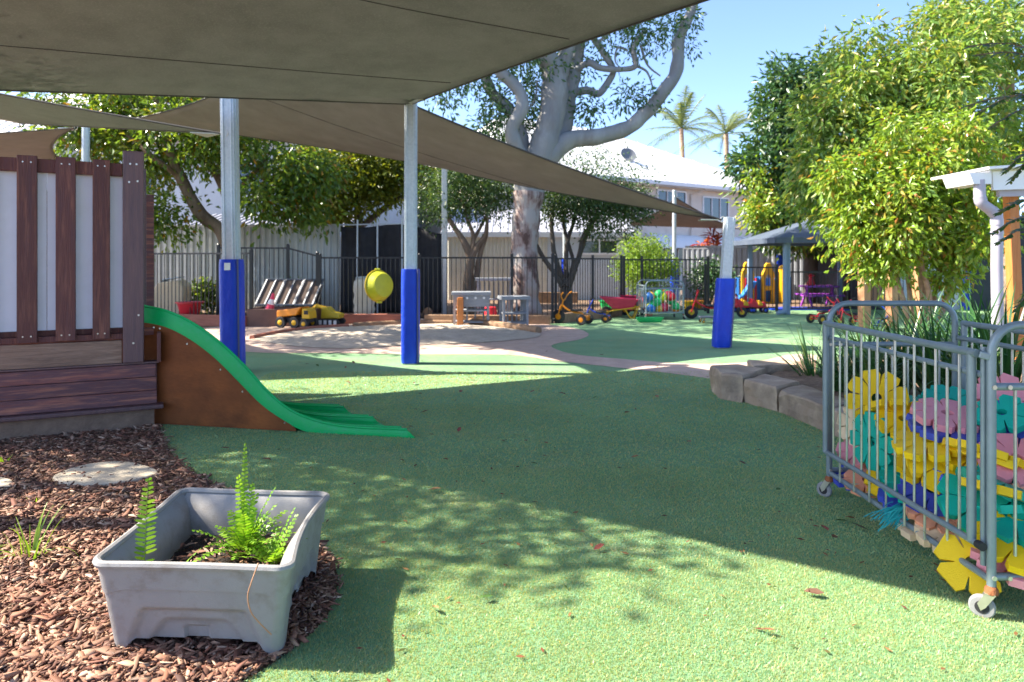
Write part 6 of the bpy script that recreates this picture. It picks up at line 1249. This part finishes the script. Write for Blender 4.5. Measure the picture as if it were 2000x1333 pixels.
for i in range(4): k = MB(); k.lathe([(.05, -.04), (.06, 0), (.05, .04)], 10, Matrix.Translation((X(1524) + .02, -.35, .25 + i * .25)) @ Matrix.Rotation(pi / 2, 4, 'X')); k.build('hand_hold', M['toy_orange'], ps, True)
for px in (1451, 1471): k = MB(); k.box((X(px), -.27, .42), (.07, .06, .84)); k.build('red_bracket', M['toy_red'], ps, bevel=.03)
k = MB(); a = X(1460); k.prism([(a - .05, -.5, .74), (a + .18, -.5, .74), (a + .05, -.5, .52), (a - .30, -.5, .20), (a - .45, -.5, .14), (a - .45, -.5, .22), (a - .30, -.5, .32)], (0, .26, 0)); k.build('mini_slide', M['toy_sky'], ps, bevel=.03)
k = MB(); k.box((X(1528), .2, .8), (.18, .15, 1.6)); k.build('tower_panel', M['pad_blue'], ps)
for px, lab in ((1452, 'red and yellow ride on toy in front of the playset, left one'), (1480, 'red and yellow ride on toy in front of the playset, right one')):
    c = g3(px, 612); r = empty('ride_on_toy', c, lab, 'ride on toy'); k = MB(); k.prism([(-.22, -.1, .14), (.22, -.1, .14), (.18, -.1, .3), (.0, -.1, .26), (-.1, -.1, .34), (-.2, -.1, .4)], (0, .2, 0)); k.build('body', M['toy_red'], r, bevel=.03); k = MB(); k.prism([(-.05, -.11, .2), (.12, -.11, .18), (.1, -.11, .28), (0, -.11, .36)], (0, .22, 0)); k.build('seat', M['toy_yellow'], r, bevel=.03)
    for x in (-.16, .16):
        for y in (-.13, .13): wheel(r, (x, y, .08), .08, .06, 'toy_blue')
pt = empty('picnic_table', g3(1600, 600), 'small purple picnic table with red umbrella holder behind the pavilion fence', 'table'); k = MB(); k.box((0, 0, .62), (1.0, .6, .05)); k.build('top', M['toy_purple'], pt, bevel=.01)
for s in (-1, 1):
    k = MB(); k.box((0, s * .5, .36), (1.0, .2, .04)); k.build('bench', M['toy_purple'], pt, bevel=.01)
    k = MB(); k.bar((s * .38, -.4, 0), (s * .38, .1, .6), .05, .05); k.bar((s * .38, .4, 0), (s * .38, -.1, .6), .05, .05); k.bar((s * .38, -.5, .33), (s * .38, .5, .33), .04, .04); k.build('leg_frame', M['toy_purple'], pt)
k = MB(); k.lathe([(.11, .65), (.12, .7), (.05, .9), (.1, .96), (.02, 1.0)], 14, Matrix.Translation((-.25, 0, 0))); k.build('holder', M['toy_red'], pt, True)
k = empty('blue_mat', (at(1590, 605, 19).x, 19.6, 0), 'thin blue mat lying behind the pavilion fence', 'mat'); m = MB(); m.box((0, 0, .03), (2.2, .8, .05)); m.build('cover', M['pad_blue'], k, bevel=.015)
for i in range(3): m = MB(); m.box((-.7 + i * .7, 0, .058), (.02, .8, .008)); m.build('seam', M['pad_strip'], k)
# long timber bench behind the fence and small rocks
for i, (px, py, lab) in enumerate(((1090, 600, 'weathered plank edge behind the fence, left of the vase tree foot'), (1170, 592, 'weathered plank edge behind the fence, right of the vase tree foot'))):
    c = gp(px, py); k = MB(); k.box((c.x, c.y + 2, .18), (1.6, .14, .36), -.05); tag(k.build('garden_plank', M['log'], bevel=.02), lab, 'plank')
# fallen leaves on the turf
rr_ = random.Random(21); V = [(-.5, 0, 0), (-.15, -.22, .07), (.25, -.16, .08), (.5, 0, .02), (.25, .16, .1), (-.15, .22, .06), (-.1, 0, 0), (.2, 0, .02)]; F = [(0, 1, 6, 5), (1, 2, 7, 6), (6, 7, 4, 5), (2, 3, 4, 7)]
lm = []
for mt in ((.16, .075, .035), (.10, .05, .03), (.05, .11, .02), (.26, .14, .06), (.22, .06, .04)):
    mm = pm('dead_leaf_%d' % len(lm), mt, tuple(x * 1.5 for x in mt), 30, .7); m_ = bpy.data.meshes.new('fallen_leaf'); m_.from_pydata(V, [], F); m_.materials.append(mm); lm.append(m_)
spots = [(585, 712), (600, 715), (620, 718), (640, 716), (675, 722), (690, 712), (705, 716), (720, 722), (730, 730), (690, 735), (680, 752), (810, 753), (785, 752), (920, 744), (921, 753), (962, 756), (985, 730), (1000, 732), (1026, 768), (1040, 770), (1055, 770), (1098, 774), (1162, 782), (1283, 780), (1225, 812), (1175, 697), (1068, 690), (1430, 722), (848, 965), (897, 846), (830, 810), (812, 806), (1645, 1028), (1660, 1022), (1610, 1042), (1630, 1060), (1450, 912), (1520, 965), (1700, 990), (1830, 1130), (1850, 1150), (1680, 1040), (1390, 850), (1240, 900), (1345, 870), (440, 883), (520, 905), (950, 1180), (850, 1200), (1170, 1080), (1500, 1245), (1590, 1170), (700, 740), (760, 737), (900, 770)]
for i, (px, py) in enumerate(spots):
    p = gp(px, py); s = rr_.uniform(.05, .10); o = place(lm[i % 5], 'fallen_leaf', None, (p.x, p.y, .028), (rr_.uniform(-.3, .3), rr_.uniform(-.3, .3), rr_.random() * 6.3)); o.scale = (s, s, s); tag(o, 'small fallen leaf lying on the green turf', 'leaf', 'fallen leaves on the turf')
